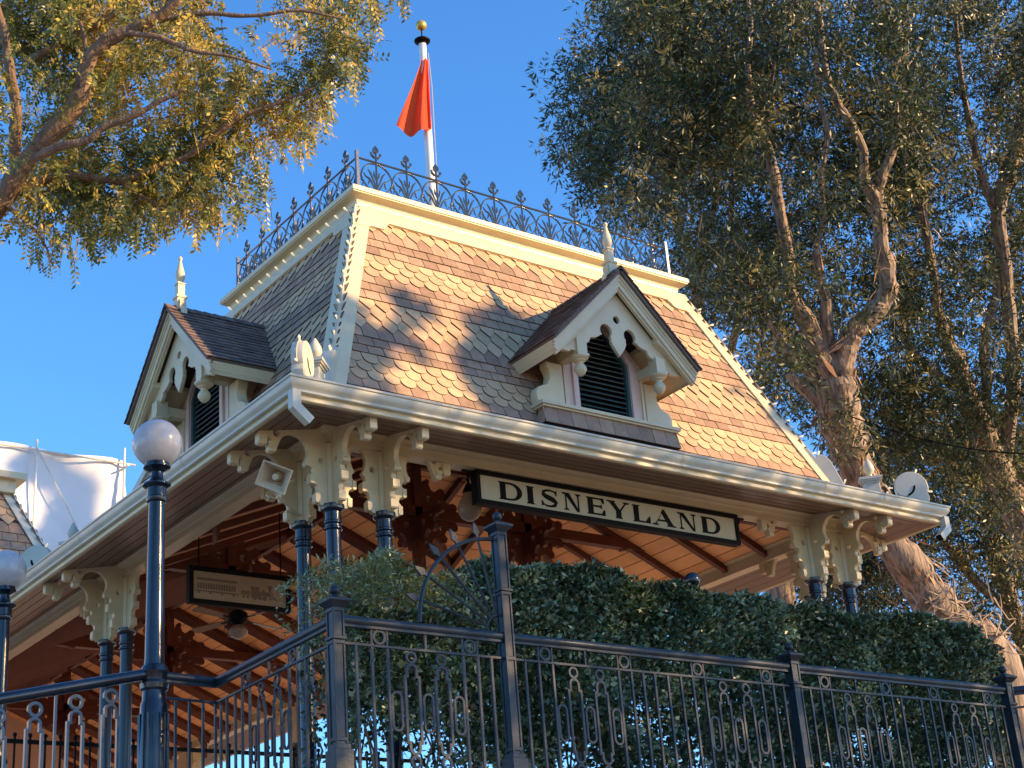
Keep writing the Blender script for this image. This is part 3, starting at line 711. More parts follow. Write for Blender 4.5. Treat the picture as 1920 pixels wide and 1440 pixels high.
# ------------------------------------------------------------------ flagpole
FP = empty('flagpole', (4.67, 4.02, ct+.03), 0, 'white flagpole rising from the roof, gold ball on top and a limp orange flag', 'flagpole')
mb = MB(); mb.lathe([(.075, -.1), (.07, .2), (.058, 4.08), (0, 4.08)], (0, 0, 0), 16, POLEM); mb.build('pole', FP)
mb = MB(); mb.lathe([(0, 4.08), (.06, 4.08), (.065, 4.10), (.12, 4.13), (.125, 4.15), (.03, 4.165), (.012, 4.17), (.010, 4.36), (0, 4.36)], (0, 0, 0), 18, BLACK); mb.build('truck', FP)
mb = MB(); mb.lathe([(.085*math.sin(PI*q/12), 4.43-.085*math.cos(PI*q/12)) for q in range(13)], (0, 0, 0), 20, GOLD); mb.build('ball', FP)
# limp flag: hangs in folds, hoist on the pole
mb = MB(); nu, nv = 22, 26; V = []
for j in range(nv+1):
    t = j/nv                                   # down
    z = 3.76-1.22*t
    spread = .03+.44*t**1.15
    for q in range(nu+1):
        s = q/nu
        fx = -spread*s+(.07 if q else .05)*(1-s)
        fold = math.sin(s*PI*3.2+t*1.4)*(.035+.045*t)*(1 if 0 < q else .3)
        dz = -.16*math.sin(s*PI*.9)*(t**3)+(.05*s*t)
        V.append((fx+.01, -.07-.06*t+fold, z+dz))
F = [(j*(nu+1)+q, j*(nu+1)+q+1, (j+1)*(nu+1)+q+1, (j+1)*(nu+1)+q) for j in range(nv) for q in range(nu)]
mb.add(V, F, FLAG)
o = mb.build('flag', FP); o.rotation_euler = (0, 0, -.64)
mb = MB(); mb.tube([(.05, -.07, 3.9), (.075, -.075, 3.3), (.07, -.07, 2.4), (.06, -.07, .6)], .006, 5, WIRE); mb.build('halyard', FP)
# ------------------------------------------------------------------ long station sign
def ribbon(pts, ws):
    L, R = [], []
    for i, p in enumerate(pts):
        a, b = pts[max(i-1, 0)], pts[min(i+1, len(pts)-1)]; dx, dz = b[0]-a[0], b[1]-a[1]; l = math.hypot(dx, dz) or 1
        nx, nz = -dz/l, dx/l; L.append((p[0]+nx*ws[i]/2, p[1]+nz*ws[i]/2)); R.append((p[0]-nx*ws[i]/2, p[1]-nz*ws[i]/2))
    return L+R[::-1]
def serif(x0, x1, z, s):      # slab serif with small bracket; s=+1 sits on baseline, -1 at cap line
    return [(x0, z), (x1, z), (x1, z+s*.010), (x0+(x1-x0)*.70, z+s*.022), (x0+(x1-x0)*.30, z+s*.022), (x0, z+s*.010)]
def glyph(ch, w, h=.215):
    P = []; st = .080
    def stem(x, t, s=.018): P.append([[(x-t/2, 0), (x+t/2, 0), (x+t/2, h), (x-t/2, h)]]); P.append([serif(x-t/2-s, x+t/2+s, 0, 1)]); P.append([serif(x-t/2-s, x+t/2+s, h, -1)])
    if ch == 'I': stem(w/2, st)
    elif ch == 'D':
        stem(.018+st/2, st)
        o = [(.05, 0), (w*.5, 0)]+[(x, z) for x, z in arc(w*.5, h/2, w*.5, -90, 90, 18, ry=h/2)]+[(.05, h)]
        i = [(.07, .022), (w*.48, .022)]+[(x, z) for x, z in arc(w*.5, h/2, w*.5-.068, -90, 90, 18, ry=h/2-.022)]+[(.07, h-.022)]
        P.append([o, i])
    elif ch == 'S':
        c = [(w*.90, h*.76), (w*.80, h*.90), (w*.60, h*.955), (w*.36, h*.94), (w*.17, h*.84), (w*.16, h*.70), (w*.30, h*.59), (w*.52, h*.51), (w*.74, h*.42), (w*.87, h*.29), (w*.80, h*.13), (w*.58, h*.05), (w*.33, h*.05), (w*.14, h*.14), (w*.07, h*.27)]
        ws = [.010, .018, .022, .026, .040, .052, .060, .064, .062, .054, .040, .026, .022, .018, .010]
        P.append([ribbon(c, ws)]); P.append([[(w*.88, h*.68), (w*.93, h*.68), (w*.93, h*1.0), (w*.88, h*.96), (w*.80, h*.90)]]); P.append([[(w*.04, h*.33), (w*.09, h*.33), (w*.20, h*.10), (w*.09, h*.04), (w*.04, 0)]])
    elif ch == 'N':
        P.append([[(.045, 0), (.063, 0), (.063, h), (.045, h)]]); P.append([serif(.015, .093, 0, 1)]); P.append([serif(.0, .07, h, -1)])
        P.append([[(.03, h), (.105, h), (w-.040, .0), (w-.040, -.004), (w-.075, -.004)]])
        P.append([[(w-.058, 0), (w-.040, 0), (w-.040, h), (w-.058, h)]]); P.append([serif(w-.09, w-.008, h, -1)])
    elif ch == 'E':
        stem(.018+st/2, st); P.append([[(.03, h-.02), (w-.01, h-.02), (w-.01, h), (.03, h)]]); P.append([[(w-.03, h-.065), (w-.01, h-.065), (w-.01, h), (w-.06, h-.01)]])
        P.append([[(.03, 0), (w, 0), (w, .02), (.03, .022)]]); P.append([[(w-.065, .01), (w, 0), (w, .07), (w-.02, .07)]])
        P.append([[(.03, h*.46), (w-.06, h*.46), (w-.06, h*.56), (.03, h*.56)]]); P.append([[(w-.08, h*.51), (w-.055, h*.38), (w-.048, h*.38), (w-.048, h*.64), (w-.055, h*.64)]])
    elif ch == 'L':
        stem(.018+st/2, st); P.append([[(.03, 0), (w, 0), (w, .02), (.03, .022)]]); P.append([[(w-.085, .01), (w, 0), (w, .085), (w-.02, .085)]])
    elif ch == 'Y':
        P.append([[(w/2-st/2, 0), (w/2+st/2, 0), (w/2+st/2, h*.46), (w/2-st/2, h*.46)]]); P.append([serif(w/2-.055, w/2+.055, 0, 1)])
        P.append([[(w/2-.03, h*.38), (w/2+.035, h*.42), (w*.30, h), (w*.07, h)]]); P.append([[(w/2+.005, h*.44), (w/2+.03, h*.40), (w*.90, h), (w*.84, h)]])
        P.append([serif(0, w*.37, h, -1)]); P.append([serif(w*.73, w, h, -1)])
    elif ch == 'A':
        P.append([[(w*.50, h), (w*.54, h), (w*.92, 0), (w*.70, 0), (w*.40, h*.80)]]); P.append([[(w*.42, h*.74), (w*.46, h*.83), (w*.14, 0), (w*.09, 0)]])
        P.append([[(w*.22, h*.26), (w*.70, h*.26), (w*.70, h*.36), (w*.26, h*.36)]]); P.append([serif(0, w*.26, 0, 1)]); P.append([serif(w*.60, w*1.0, 0, 1)])
    return P
SX0, SX1, SZ0, SZ1, SY = 2.915, 6.985, 7.43, 7.835, 1.0
SG = empty('station_sign', ((SX0+SX1)/2, SY+.05, SZ0), 0, 'long cream sign reading DISNEYLAND in black frame, hanging below the porch beam', 'sign')
mb = MB(); f = .056
mb.box((SX0, SY, SZ0), (SX1, SY+.12, SZ0+f), BLACK); mb.box((SX0, SY, SZ1-f), (SX1, SY+.12, SZ1), BLACK)
mb.box((SX0, SY, SZ0+f), (SX0+f, SY+.12, SZ1-f), BLACK); mb.box((SX1-f, SY, SZ0+f), (SX1, SY+.12, SZ1-f), BLACK)
under(mb.build('frame', smooth=False, bevel=.006), SG)
mb = MB(); mb.box((SX0+f-.002, SY+.022, SZ0+f-.002), (SX1-f+.002, SY+.098, SZ1-f+.002), SIGNC); under(mb.build('panel', smooth=False), SG)
lay = [('D', 3.231, 3.560), ('I', 3.620, 3.740), ('S', 3.830, 4.085), ('N', 4.150, 4.435), ('E', 4.515, 4.790), ('Y', 4.825, 5.180), ('L', 5.225, 5.500), ('A', 5.530, 5.915), ('N', 5.955, 6.270), ('D', 6.345, 6.665)]
for ch, a, b in lay:
    mb = MB()
    for q, lp in enumerate(glyph(ch, b-a)):
        mb.merge(flatplate(lp, .006), Matrix.Translation((a, SY+.0195-.0004*q, SZ0+.095)), BLACK)
    under(mb.build('letter', smooth=False), SG)
for x in (SX0-.06, SX1+.06):
    mb = MB(); mb.box((x-.09, SY+.045, 7.80), (x+.09, SY+.075, 7.822), BLACK); mb.box((x-.012, SY+.05, 7.74), (x+.012, SY+.07, 7.80), BLACK); under(mb.build('hanger', smooth=False), SG)

# hanging lantern beside the sign
LT = empty('hanging_lantern', (3.19, 1.55, 7.40), 0, 'pear shaped frosted lantern on a scrolled bracket, by the long sign\'s left end', 'lantern')
mb = MB(); mb.lathe([(0, .02), (.05, .025), (.10, .06), (.135, .12), (.14, .18), (.12, .25), (.085, .31), (.065, .36), (.06, .38)], (0, 0, 0), 20, GLASS2); mb.build('lamp_globe', LT)
mb = MB(); mb.lathe([(.066, .35), (.075, .37), (.055, .42), (.03, .47), (.012, .50), (.012, .62), (0, .62)], (0, 0, 0), 14, BLACK)
for s in (-1, 1): mb.tube([(s*.012, 0, .50)]+[(s*(.012+.055-.055*math.cos(a)*(1-a/9)), 0, .50+.055*math.sin(a)*(1-a/9)) for a in [q*.6 for q in range(1, 11)]], .006, 5, BLACK)
mb.build('lamp_cap', LT)

# loudspeaker on the left porch column
SP = empty('loudspeaker', at(520, 893, 16.6), 0, 'square beige horn loudspeaker tilted outward beside the corner column brackets', 'loudspeaker')
dv = (CAM-SP.location).normalized(); fw = (dv+Vector((-.28, .05, -.12))).normalized()
sx = fw.cross(ZUP).normalized(); sz = sx.cross(fw)
Tm = frame((0, 0, 0), sx, fw, sz) @ Matrix.Rotation(math.radians(-27), 4, 'Y')
mb = MB(); a, b = .165, .045
def ring(w, h, y): return [(-w, y, -h), (w, y, -h), (w, y, h), (-w, y, h)]
V = ring(a, a*.82, .16)+ring(a*.93, a*.75, .16)+ring(b, b, -.05)+ring(b*1.3, b*1.3, -.05)+ring(a*1.0, a*.82, .14)
F = []
for (p, q) in ((0, 4), (4, 8), (12, 16), (16, 0)):
    for k in range(4): F.append((p+k, p+(k+1) % 4, q+(k+1) % 4, q+k))
F.append((8, 9, 10, 11))
mb.add(V, F, SPKM, Tm); mb.build('horn', SP, smooth=False, bevel=.006)
mb = MB(); Tc = Tm @ Matrix.Rotation(-PI/2, 4, 'X'); mb.lathe([(.0, .115), (.028, .112), (.036, .10), (.036, .05), (.05, .0), (.06, -.05), (0, -.05)], (0, 0, 0), 16, SPKM, Tc)
for k in range(3): mb.box((-.13, .03+.01*k, -.075-.022*k+.03), (-.035, .034+.01*k, -.071-.022*k+.03), BLACK, Tm)
mb.build('driver_cone', SP)
mb = MB(); mb.lathe([(0, -.20), (.055, -.20), (.06, -.18), (.06, -.06), (.04, -.04)], (0, 0, 0), 16, SPKM, Tc)
mb.tube([Tm @ Vector((.05, -.02, -.10)), Tm @ Vector((.10, -.10, -.16)), Vector((1.0, 1.65, 7.22))-SP.location], .016, 8, SPKM)
mb.tube([Tm @ Vector((.0, -.1, -.02)), Tm @ Vector((-.05, -.12, -.24)), Tm @ Vector((.08, -.16, -.26))], .009, 6, SPKM)
mb.build('mount', SP)

# hanging board with the train drawing
HSY = 5.0
HS = empty('hanging_board', (2.02, HSY, 7.18), 0, 'tan board with a brown train drawing, black framed, hung under the porch', 'sign')
x0, x1, z0, z1, f = 1.30, 2.73, 7.18, 7.665, .062
mb = MB(); y0, y1 = HSY, HSY+.09
mb.box((x0, y0, z0), (x1, y1, z0+f), BLACK); mb.box((x0, y0, z1-f), (x1, y1, z1), BLACK); mb.box((x0, y0, z0+f), (x0+f, y1, z1-f), BLACK); mb.box((x1-f, y0, z0+f), (x1, y1, z1-f), BLACK)
under(mb.build('frame', smooth=False, bevel=.004), HS)
mb = MB(); mb.box((x0+f-.002, y0+.02, z0+f-.002), (x1-f+.002, y0+.07, z1-f+.002), SIGNT); under(mb.build('panel', smooth=False), HS)
mb = MB()
def pl(poly, q=0): mb.prism(poly, 0, .004+.0005*q, (x0, y0+.0195, z0), (1, 0, 0), (0, 0, 1), (0, -1, 0), SIGND)
pl([(.11, .345), (.66, .345), (.68, .325), (.66, .31), (.11, .31)])
for k in range(15): pl([(.12+k*.036, .20), (.145+k*.036, .20), (.145+k*.036, .265), (.133+k*.036, .285), (.12+k*.036, .265)])
pl([(.10, .165), (.69, .165), (.69, .180), (.10, .180)])
for k in range(4): pl(circ(.14+k*.16, .15, .016, 8), 1)
pl([(.73, .18), (.85, .18), (.85, .235), (.73, .235)]); pl([(.87, .16), (.98, .16), (.98, .29), (1.0, .30), (.86, .30), (.87, .28)], 1)
pl([(.98, .185), (1.17, .185), (1.18, .24), (.98, .245)]); pl([(1.12, .24), (1.15, .24), (1.155, .29), (1.175, .33), (1.10, .33), (1.12, .29)], 1)
pl([(1.03, .245), (1.06, .245), (1.055, .275), (1.035, .275)]); pl([(1.17, .16), (1.26, .135), (1.17, .19)])
for xx, rr in ((.76, .018), (.82, .018), (.92, .03), (.99, .03), (1.06, .03), (1.14, .018)): pl(circ(xx, .155, rr, 12), 2)
under(mb.build('train_drawing', smooth=False), HS)
for x in (x0+.15, x1-.12):
    mb = MB(); mb.tube([(x, y0+.045, z1), (x, y0+.045, 8.42+(.15 if x > 2 else -.25))], .009, 6, BLACK); under(mb.build('rod'), HS)

# ceiling fan
FN = empty('ceiling_fan', (2.765, 6.55, 7.30), 0, 'dark ceiling fan with four blades and a bowl glass light, below the train board', 'ceiling fan')
mb = MB(); mb.lathe([(0, .10), (.055, .105), (.07, .12), (.10, .15), (.13, .19), (.13, .27), (.10, .30), (.05, .33), (.015, .36), (.015, .80), (0, .80)], (0, 0, 0), 20, BLACK); mb.build('motor', FN)
mb = MB(); mb.lathe([(0, -.075), (.05, -.07), (.10, -.04), (.13, .0), (.135, .03), (.115, .065), (.08, .09), (.06, .11), (0, .11)], (0, 0, 0), 20, GLASS2); mb.build('glass_bowl', FN)
for k in range(4):
    a = .35+k*PI/2
    mb = MB(); mb.prism([(.24, -.055), (.80, -.075), (.83, -.05), (.83, .05), (.80, .075), (.24, .055)], -.005, .005, (0, 0, .20), (1, 0, .0), (0, .97, .22), (0, -.22, .97), FANB)
    mb.box((.11, -.02, .19), (.30, .02, .20), BLACK)
    o = mb.build('blade', FN, smooth=False); o.rotation_euler = (0, 0, a)

# ------------------------------------------------------------------ platform canopy behind the pavilion
Y0, Y1 = LY-CI, YF
XM = (CI+XR)/2
CP = empty('platform_canopy', (4, 15, FLOOR), 0, 'long open platform roof behind the pavilion, orange boards and red-brown rafters seen from below', 'canopy')
mb = MB(); d = 0.0; hx = (XR-CI)/2
while d < hx-.01:
    e = min(d+step-.016, hx)
    for s in (-1, 1):
        X = lambda q: XM+s*(hx-q)
        ya, yb = (Y0-d, Y0-e) if s > 0 else (Y0, Y0)
        v = [(X(d), ya, CZ+d*CM), (X(d), Y1, CZ+d*CM), (X(e), Y1, CZ+e*CM), (X(e), yb, CZ+e*CM)]
        v += [(x, y, z+.012) for x, y, z in v]
        mb.add(v, [(0, 1, 2, 3), (4, 7, 6, 5), (0, 4, 5, 1), (2, 6, 7, 3)], CEIL)
    d += step
for s in (-1, 1): mb.add([(XM+s*hx, Y0, CZ+.02), (XM+s*hx, Y1, CZ+.02), (XM, Y1, CZ+hx*CM+.02), (XM, Y0-(hx if s > 0 else 0), CZ+hx*CM+.02)], [(0, 1, 2, 3)], FELT)
under(mb.build('board_ceiling', smooth=False), CP)
mb = MB(); Yr = LY+.03
for s in (-1, 1): mb.add([(XM, Yr, CZ+hx*CM+.35), (XM, Y1, CZ+hx*CM+.35), (XM+s*(hx+1.08), Y1, 8.02), (XM+s*(hx+1.08), Yr, 8.02), (XM, Yr, CZ+hx*CM+.03), (XM, Y1, CZ+hx*CM+.03), (XM+s*(hx+1.08), Y1, 8.0), (XM+s*(hx+1.08), Yr, 8.0)], [(0, 1, 2, 3), (0, 3, 7, 4), (1, 5, 6, 2), (2, 6, 7, 3)], SHD)
under(mb.build('shingled_roof', smooth=False), CP)
y = 4.78
while y < Y1:
    for s in (-1, 1):
        d0 = 0.0
        if y < Y0:
            if s < 0: continue
            d0 = Y0-y
        if d0 > hx-.3: continue
        xa, xb = XM+s*(hx-d0), XM+s*.03
        mb = MB(); v = [(x, y+w, z) for x, z in ((xa, CZ+d0*CM), (xb, CZ+hx*CM)) for w in (-.038, .038) for z in (z-.002, z-.10)]
        mb.add(v, [(0, 1, 3, 2), (1, 5, 7, 3), (0, 4, 5, 1), (2, 3, 7, 6)], RED); under(mb.build('rafter', smooth=False), CP)
    y += .85
beambox('ridge_beam', (XM, LY/2, CZ+hx*CM-.09), (XM, Y1, CZ+hx*CM-.09), .09, .16, parent=CP)
for y in (11.5, 16.0): truss(y, (XM,), zt=8.35, parent=CP, full=False, x0=CI, x1=XR)
for y in (12.5, 17.0, 21.5):
    for x in (CC, XR+.086):
        mb = MB(); mb.lathe(colprof, (x, y, FLOOR), 16, IRON); mb.box((x-.07, y-.07, 7.15), (x+.07, y+.07, 7.85), CREAM); under(mb.build('column', ang=.5), CP)
        for a in (-hp, hp, PI if x < 5 else 0):
            o = mesh_obj('scroll_bracket', BRL, Matrix.Translation((x, y, 7.15)) @ Matrix.Rotation(a, 4, 'Z') @ Matrix.Translation((.07, 0, 0)), CREAM, CP)

# ------------------------------------------------------------------ globe street lamps
lampprof = [(.16, 0), (.16, .10), (.13, .14), (.12, .22), (.125, .60), (.115, 1.02), (.10, 1.06), (.098, 1.14), (.115, 1.16), (.12, 1.20), (.10, 1.23), (.105, 1.27), (.118, 1.30), (.105, 1.345), (.088, 1.36), (.083, 1.40),
            (.068, 2.78), (.085, 2.79), (.092, 2.81), (.092, 2.825), (.084, 2.835), (.084, 2.91), (.10, 2.92), (.122, 2.935), (.122, 2.95), (.075, 2.975), (.06, 3.0), (.052, 3.03), (.052, 3.06), (.08, 3.08), (.118, 3.10), (.118, 3.115), (.105, 3.125), (.105, 3.17), (0, 3.17)]
def lamp(x, y, z, label):
    t = empty('street_lamp', (x, y, z), 0, label, 'street lamp', 'globe lamps on dark blue posts')
    mb = MB(); mb.lathe(lampprof, (0, 0, 0), 24, IRON)
    for k in range(16):
        a = 2*PI*k/16; c, s_ = math.cos(a), math.sin(a)
        mb.tube([(.118*c, .118*s_, .30), (.12*c, .12*s_, .95)], .010, 5, IRON)
    mb.build('post', t, ang=.5)
    mb = MB(); R = .215; mb.lathe([(R*math.sin(PI*q/20), 3.33-R*math.cos(PI*q/20)) for q in range(21)], (0, 0, 0), 32, GLOBE); mb.build('globe', t)
    return t
L1p = at(295, 832, 14.0)
lamp(L1p.x, L1p.y, L1p.z-3.33, 'nearer globe lamp on a dark blue post, in front of the side dormer')
L2p = at(11, 1070, 17.0)
lamp(L2p.x, L2p.y, L2p.z-3.33, 'farther globe lamp cut off by the left edge, behind the ramp rail')

# ------------------------------------------------------------------ iron fences
def newel(parent, x, y, zb_, zt, name='newel_post', w=.051, m=FIRON):
    mb = MB(); H = zt-zb_
    mb.box((-w*1.5, -w*1.5, 0), (w*1.5, w*1.5, .30), m); mb.box((-w*1.25, -w*1.25, .30), (w*1.25, w*1.25, .34), m)
    mb.box((-w+.008, -w+.008, .34), (w-.008, w-.008, H), m)
    for sx_ in (-1, 1):
        for sy_ in (-1, 1): mb.box((min(sx_*w, sx_*(w-.018)), min(sy_*w, sy_*(w-.018)), .34), (max(sx_*w, sx_*(w-.018)), max(sy_*w, sy_*(w-.018)), H), m)
    for z in (.36, 1.10-.02, H-.03) if H < 1.5 else (.36, 1.08, 1.62, H-.03): mb.box((-w-.001, -w-.001, z), (w+.001, w+.001, z+.03), m)
    mb.box((-w*1.2, -w*1.2, 1.115), (w*1.2, w*1.2, 1.14), m) if H < 1.5 else mb.box((-w*1.25, -w*1.25, 1.65), (w*1.25, w*1.25, 1.675), m)
    c = w*1.85
    V = [(-w, -w, H), (w, -w, H), (w, w, H), (-w, w, H), (-c, -c, H+.045), (c, -c, H+.045), (c, c, H+.045), (-c, c, H+.045), (-c, -c, H+.062), (c, -c, H+.062), (c, c, H+.062), (-c, c, H+.062), (-.03, -.03, H+.095), (.03, -.03, H+.095), (.03, .03, H+.095), (-.03, .03, H+.095)]
    F = [(a+k, a+(k+1) % 4, b+(k+1) % 4, b+k) for a, b in ((0, 4), (4, 8), (8, 12)) for k in range(4)]+[(12, 13, 14, 15)]
    mb.add(V, F, m)
    o = mb.build(name, parent, smooth=False, bevel=.003); o.location = Vector((x, y, zb_))-parent.location
    mb = MB(); r = .040; mb.lathe([(.018, .0)]+[(r*math.sin(a), .012+r-r*math.cos(a)) for a in [.45+q*(PI-.45)/10 for q in range(11)]], (0, 0, H+.09), 14, m); mb.build('ball_cap', o)
    return o
def oring(cu, cz, r, t, rz=None):
    rz = rz or r
    if rz == r: return [circ(cu, cz, r, 18), circ(cu, cz, r-t, 18)]
    return [arc(cu, cz+rz-r, r, 0, 180, 9)+arc(cu, cz-rz+r, r, 180, 360, 9), arc(cu, cz+rz-r, r-t, 0, 180, 9)+arc(cu, cz-rz+r, r-t, 180, 360, 9)]
def long_loop(c, z0, z1):
    t = .021
    def o(w, n, e, zz0, zz1): return [(c+w, zz0+.085), (c+w, zz1-.095), (c+n, zz1-.095+.0), (c+n, zz1-.045)]+[(x, z) for x, z in arc(c, zz1-n, n, 20, 160, 8)]+[(c-n, zz1-.045), (c-n, zz1-.095), (c-w, zz1-.095), (c-w, zz0+.085), (c-n, zz0+.085), (c-n, zz0+.05)]+arc(c, zz0+n, n, 200, 340, 8)+[(c+n, zz0+.05), (c+n, zz0+.085)]
    return [o(.074, .054, 0, z0, z1), [(x, z) for x, z in o(.074-t, .054-t, 0, z0+t, z1-t)]]
RZ, MZ, BZ = 4.78, 4.60, 3.60
_orn = MB(); 
for cu in (-.14, .14):
    _orn.merge(flatplate(oring(cu, MZ-.062, .050, .019), .016), Matrix.Identity(4), FIRON); _orn.merge(flatplate(long_loop(cu, 3.79, MZ-.108), .018), Matrix.Identity(4), FIRON)
    _orn.merge(flatplate(oring(cu, 3.742, .050, .019), .016), Matrix.Identity(4), FIRON); _orn.box((cu-.009, -.009, BZ), (cu+.009, .009, 3.695), FIRON)
for cu in (-.285, 0, .285): _orn.merge(flatplate(oring(cu, 4.115, .052, .019, .155), .016), Matrix.Identity(4), FIRON)
_orn.box((-.008, -.008, MZ), (.008, .008, RZ-.03), FIRON)
ORN = _orn.build('ornament_panel'); orn_used = [False]
def panel(parent, p0, X, L, mods, extra=(), name='railing_panel', zr=RZ):
    """bars, mid and bottom rails; handrail separate.  mods: start offsets of 1.53 m modules"""
    p0 = Vector(p0); X = Vector(X).normalized(); Yv = ZUP.cross(X); T = frame((p0.x, p0.y, 0), X, Yv, ZUP)
    mb = MB(); b = .010
    us = list(extra)
    for m in mods: us += [m+q for q in (.17, .31, .45, 1.15, 1.29, 1.42)]
    for u in us: mb.box((u-b, -b, BZ), (u+b, b, MZ), FIRON, T)
    for m in mods:
        for q in (.38, 1.22):
            for e in (-.07, .07): mb.box((m+q+e-.007, -.007, MZ), (m+q+e+.007, .007, RZ-.03), FIRON, T)
            mb.merge(flatplate(oring(m+q, (MZ+RZ-.035)/2, .060, .020), .014), T, FIRON)
    mb.box((0, -.014, MZ-.009), (L, .014, MZ+.009), FIRON, T); mb.box((0, -.016, BZ-.012), (L, .016, BZ+.012), FIRON, T); mb.box((0, -.02, RZ-.052), (L, .02, RZ-.032), FIRON, T)
    o = under(mb.build(name, smooth=True, ang=.5), parent)
    mb = MB(); mb.tube([T @ Vector((0, 0, RZ)), T @ Vector((L, 0, RZ))], .037, 14, FIRON); under(mb.build('handrail'), parent)
    for m in mods:
        w = ORN if not orn_used[0] else ORN.copy()
        if orn_used[0]: COL.objects.link(w)
        orn_used[0] = True; w.parent = parent; w.location = T @ Vector((m+.80, 0, 0))-parent.location; w.rotation_euler = (0, 0, math.atan2(X.y, X.x))
FY = -2.6; N1, N2, N3, N4 = -1.115, .47, 3.72, 6.85
FA = empty('iron_fence', (N1, FY, 3.5), 0, 'blue-grey iron fence with loop ornaments and a fan guard before the hedge', 'fence')
newel(FA, N1, FY, 3.5, 4.86); newel(FA, N3, FY, 3.5, 4.83); newel(FA, N4, FY, 3.5, 4.85)
newel(FA, N2, FY, 3.5, 5.66, 'tall_post', w=.049)
panel(FA, (N1, FY, 0), (1, 0, 0), N2-N1, [0.0])
panel(FA, (N2, FY, 0), (1, 0, 0), N3-N2, [0.0, 1.68], [1.55, 1.70])
panel(FA, (N3, FY, 0), (1, 0, 0), N4-N3, [0.03, 1.57])
# fan guard
mb = MB(); cx, cz, R = N2-.055, RZ+.045, .77
mb.tube([(cx+R*math.cos(a), FY, cz+R*math.sin(a)) for a in [PI/2+q*PI/2/20 for q in range(21)]], .017, 8, FIRON)
mb.tube([(cx+.13*math.cos(a), FY, cz+.13*math.sin(a)) for a in [PI/2+q*PI/2/10 for q in range(11)]], .012, 8, FIRON)
for q in range(5):
    a = PI/2+(q+.75)*PI/2/5.6; c, s_ = math.cos(a), math.sin(a)
    mb.tube([(cx+.13*c, FY, cz+.13*s_), (cx+(R-.01)*c, FY, cz+(R-.01)*s_)], .0105, 6, FIRON)
g = under(mb.build('fan_guard'), FA)
for q in range(5):
    a = PI/2+(q+.75)*PI/2/5.6; c, s_ = math.cos(a), math.sin(a)
    m2 = MB(); m2.prism([(.0, .012), (.035, .016), (.06, .036), (.105, .022), (.15, 0), (.105, -.022), (.06, -.036), (.035, -.016), (0, -.012)], -.008, .008, (cx+R*c, FY, cz+R*s_), (c, 0, s_), (-s_, 0, c), (0, 1, 0), FIRON)
    o = m2.build('leaf_tip', None, bevel=.003); o.parent = g
# side fence: newel -> jog -> lamp
JX, JY = N1+.06, -.50
FB = empty('side_fence', (N1, FY+1, 3.5), 0, 'short iron fence jogging from the corner newel back to the nearer lamp', 'fence')
panel(FB, (N1, FY+.06, 0), (JX-N1, JY-FY, 0), JY-FY-.06, [0.25], [.09, 1.83, 1.95])
panel(FB, (JX, JY, 0), (L1p.x-JX, L1p.y-JY, 0), abs(L1p.x-JX), [], [.01, .13, .26, .39, .51])
# ramp rail going down to the left
RP = empty('ramp_railing', (L1p.x, L1p.y, 3.5), 0, 'thick dark blue handrail with flat loops sloping down left from the nearer lamp post', 'railing')
sl_ = (4.799-4.506)/(2.915-1.668)
def rp(d, z): return Vector((L1p.x-d, L1p.y, z-sl_*d))
mb = MB(); mb.tube([rp(0, RZ+.02), rp(6, RZ+.02)], .047, 14, IRON); under(mb.build('handrail'), RP)
mb = MB(); mb.tube([rp(0, MZ-.62), rp(6, MZ-.62)], .022, 8, IRON); mb.tube([rp(0, BZ), rp(6, BZ)], .016, 8, IRON)
for k in range(9):
    d = .52+k*.62
    for e in (-.145, .145):
        T = Matrix.Translation(rp(d+e, 0))
        mb.merge(flatplate(oring(0, RZ-.11, .062, .024), .03), T, IRON); mb.merge(flatplate([[(x, z) for x, z in long_loop(0, 3.9, RZ-.17)[0]], [(x, z) for x, z in long_loop(0, 3.9, RZ-.17)[1]]], .035), T, IRON)
    mb.box((-.01, -.01, BZ), (.01, .01, RZ), IRON, Matrix.Translation(rp(d+.31, 0)))
under(mb.build('loop_panel', ang=.5), RP)
newel(RP, rp(6, 0).x, L1p.y, 3.5-sl_*6, 4.86-sl_*6, m=IRON)
# dark fence coming toward the right edge
FC = empty('end_fence', (N4+.05, FY, 3.5), 0, 'dark iron railing at the right edge, leaving the last fence post', 'fence')
panel(FC, (N4+.07, FY, 0), (.72, -.70, 0), 2.5, [0.15])

# inner platform railing, mostly hidden behind the front fences
FI = empty('platform_railing', (3, 7.3, FLOOR), 0, 'low black railing with a perforated panel deep under the porch', 'railing')
mb = MB()
for k in range(34):
    x = -.6+k*.2; mb.box((x-.012, 7.3-.012, FLOOR), (x+.012, 7.3+.012, 5.9), BLACK); mb.lathe([(.03*math.sin(a), .03-.03*math.cos(a)) for a in [q*PI/6 for q in range(7)]], (x, 7.3, 5.9), 8, BLACK)
mb.box((-.7, 7.28, 5.82), (6.2, 7.32, 5.87), BLACK); mb.box((-.7, 7.27, 5.18), (6.2, 7.33, 5.26), BLACK); under(mb.build('rail', smooth=False), FI)
mb = MB()
for k in range(110):
    x = -.7+k*.06; mb.tube([(x, 7.305, FLOOR+.1), (x+1.4, 7.305, 5.18)], .008, 4, BLACK, False); mb.tube([(x+1.4, 7.315, FLOOR+.1), (x, 7.315, 5.18)], .008, 4, BLACK, False)
under(mb.build('lattice_panel', smooth=False), FI)
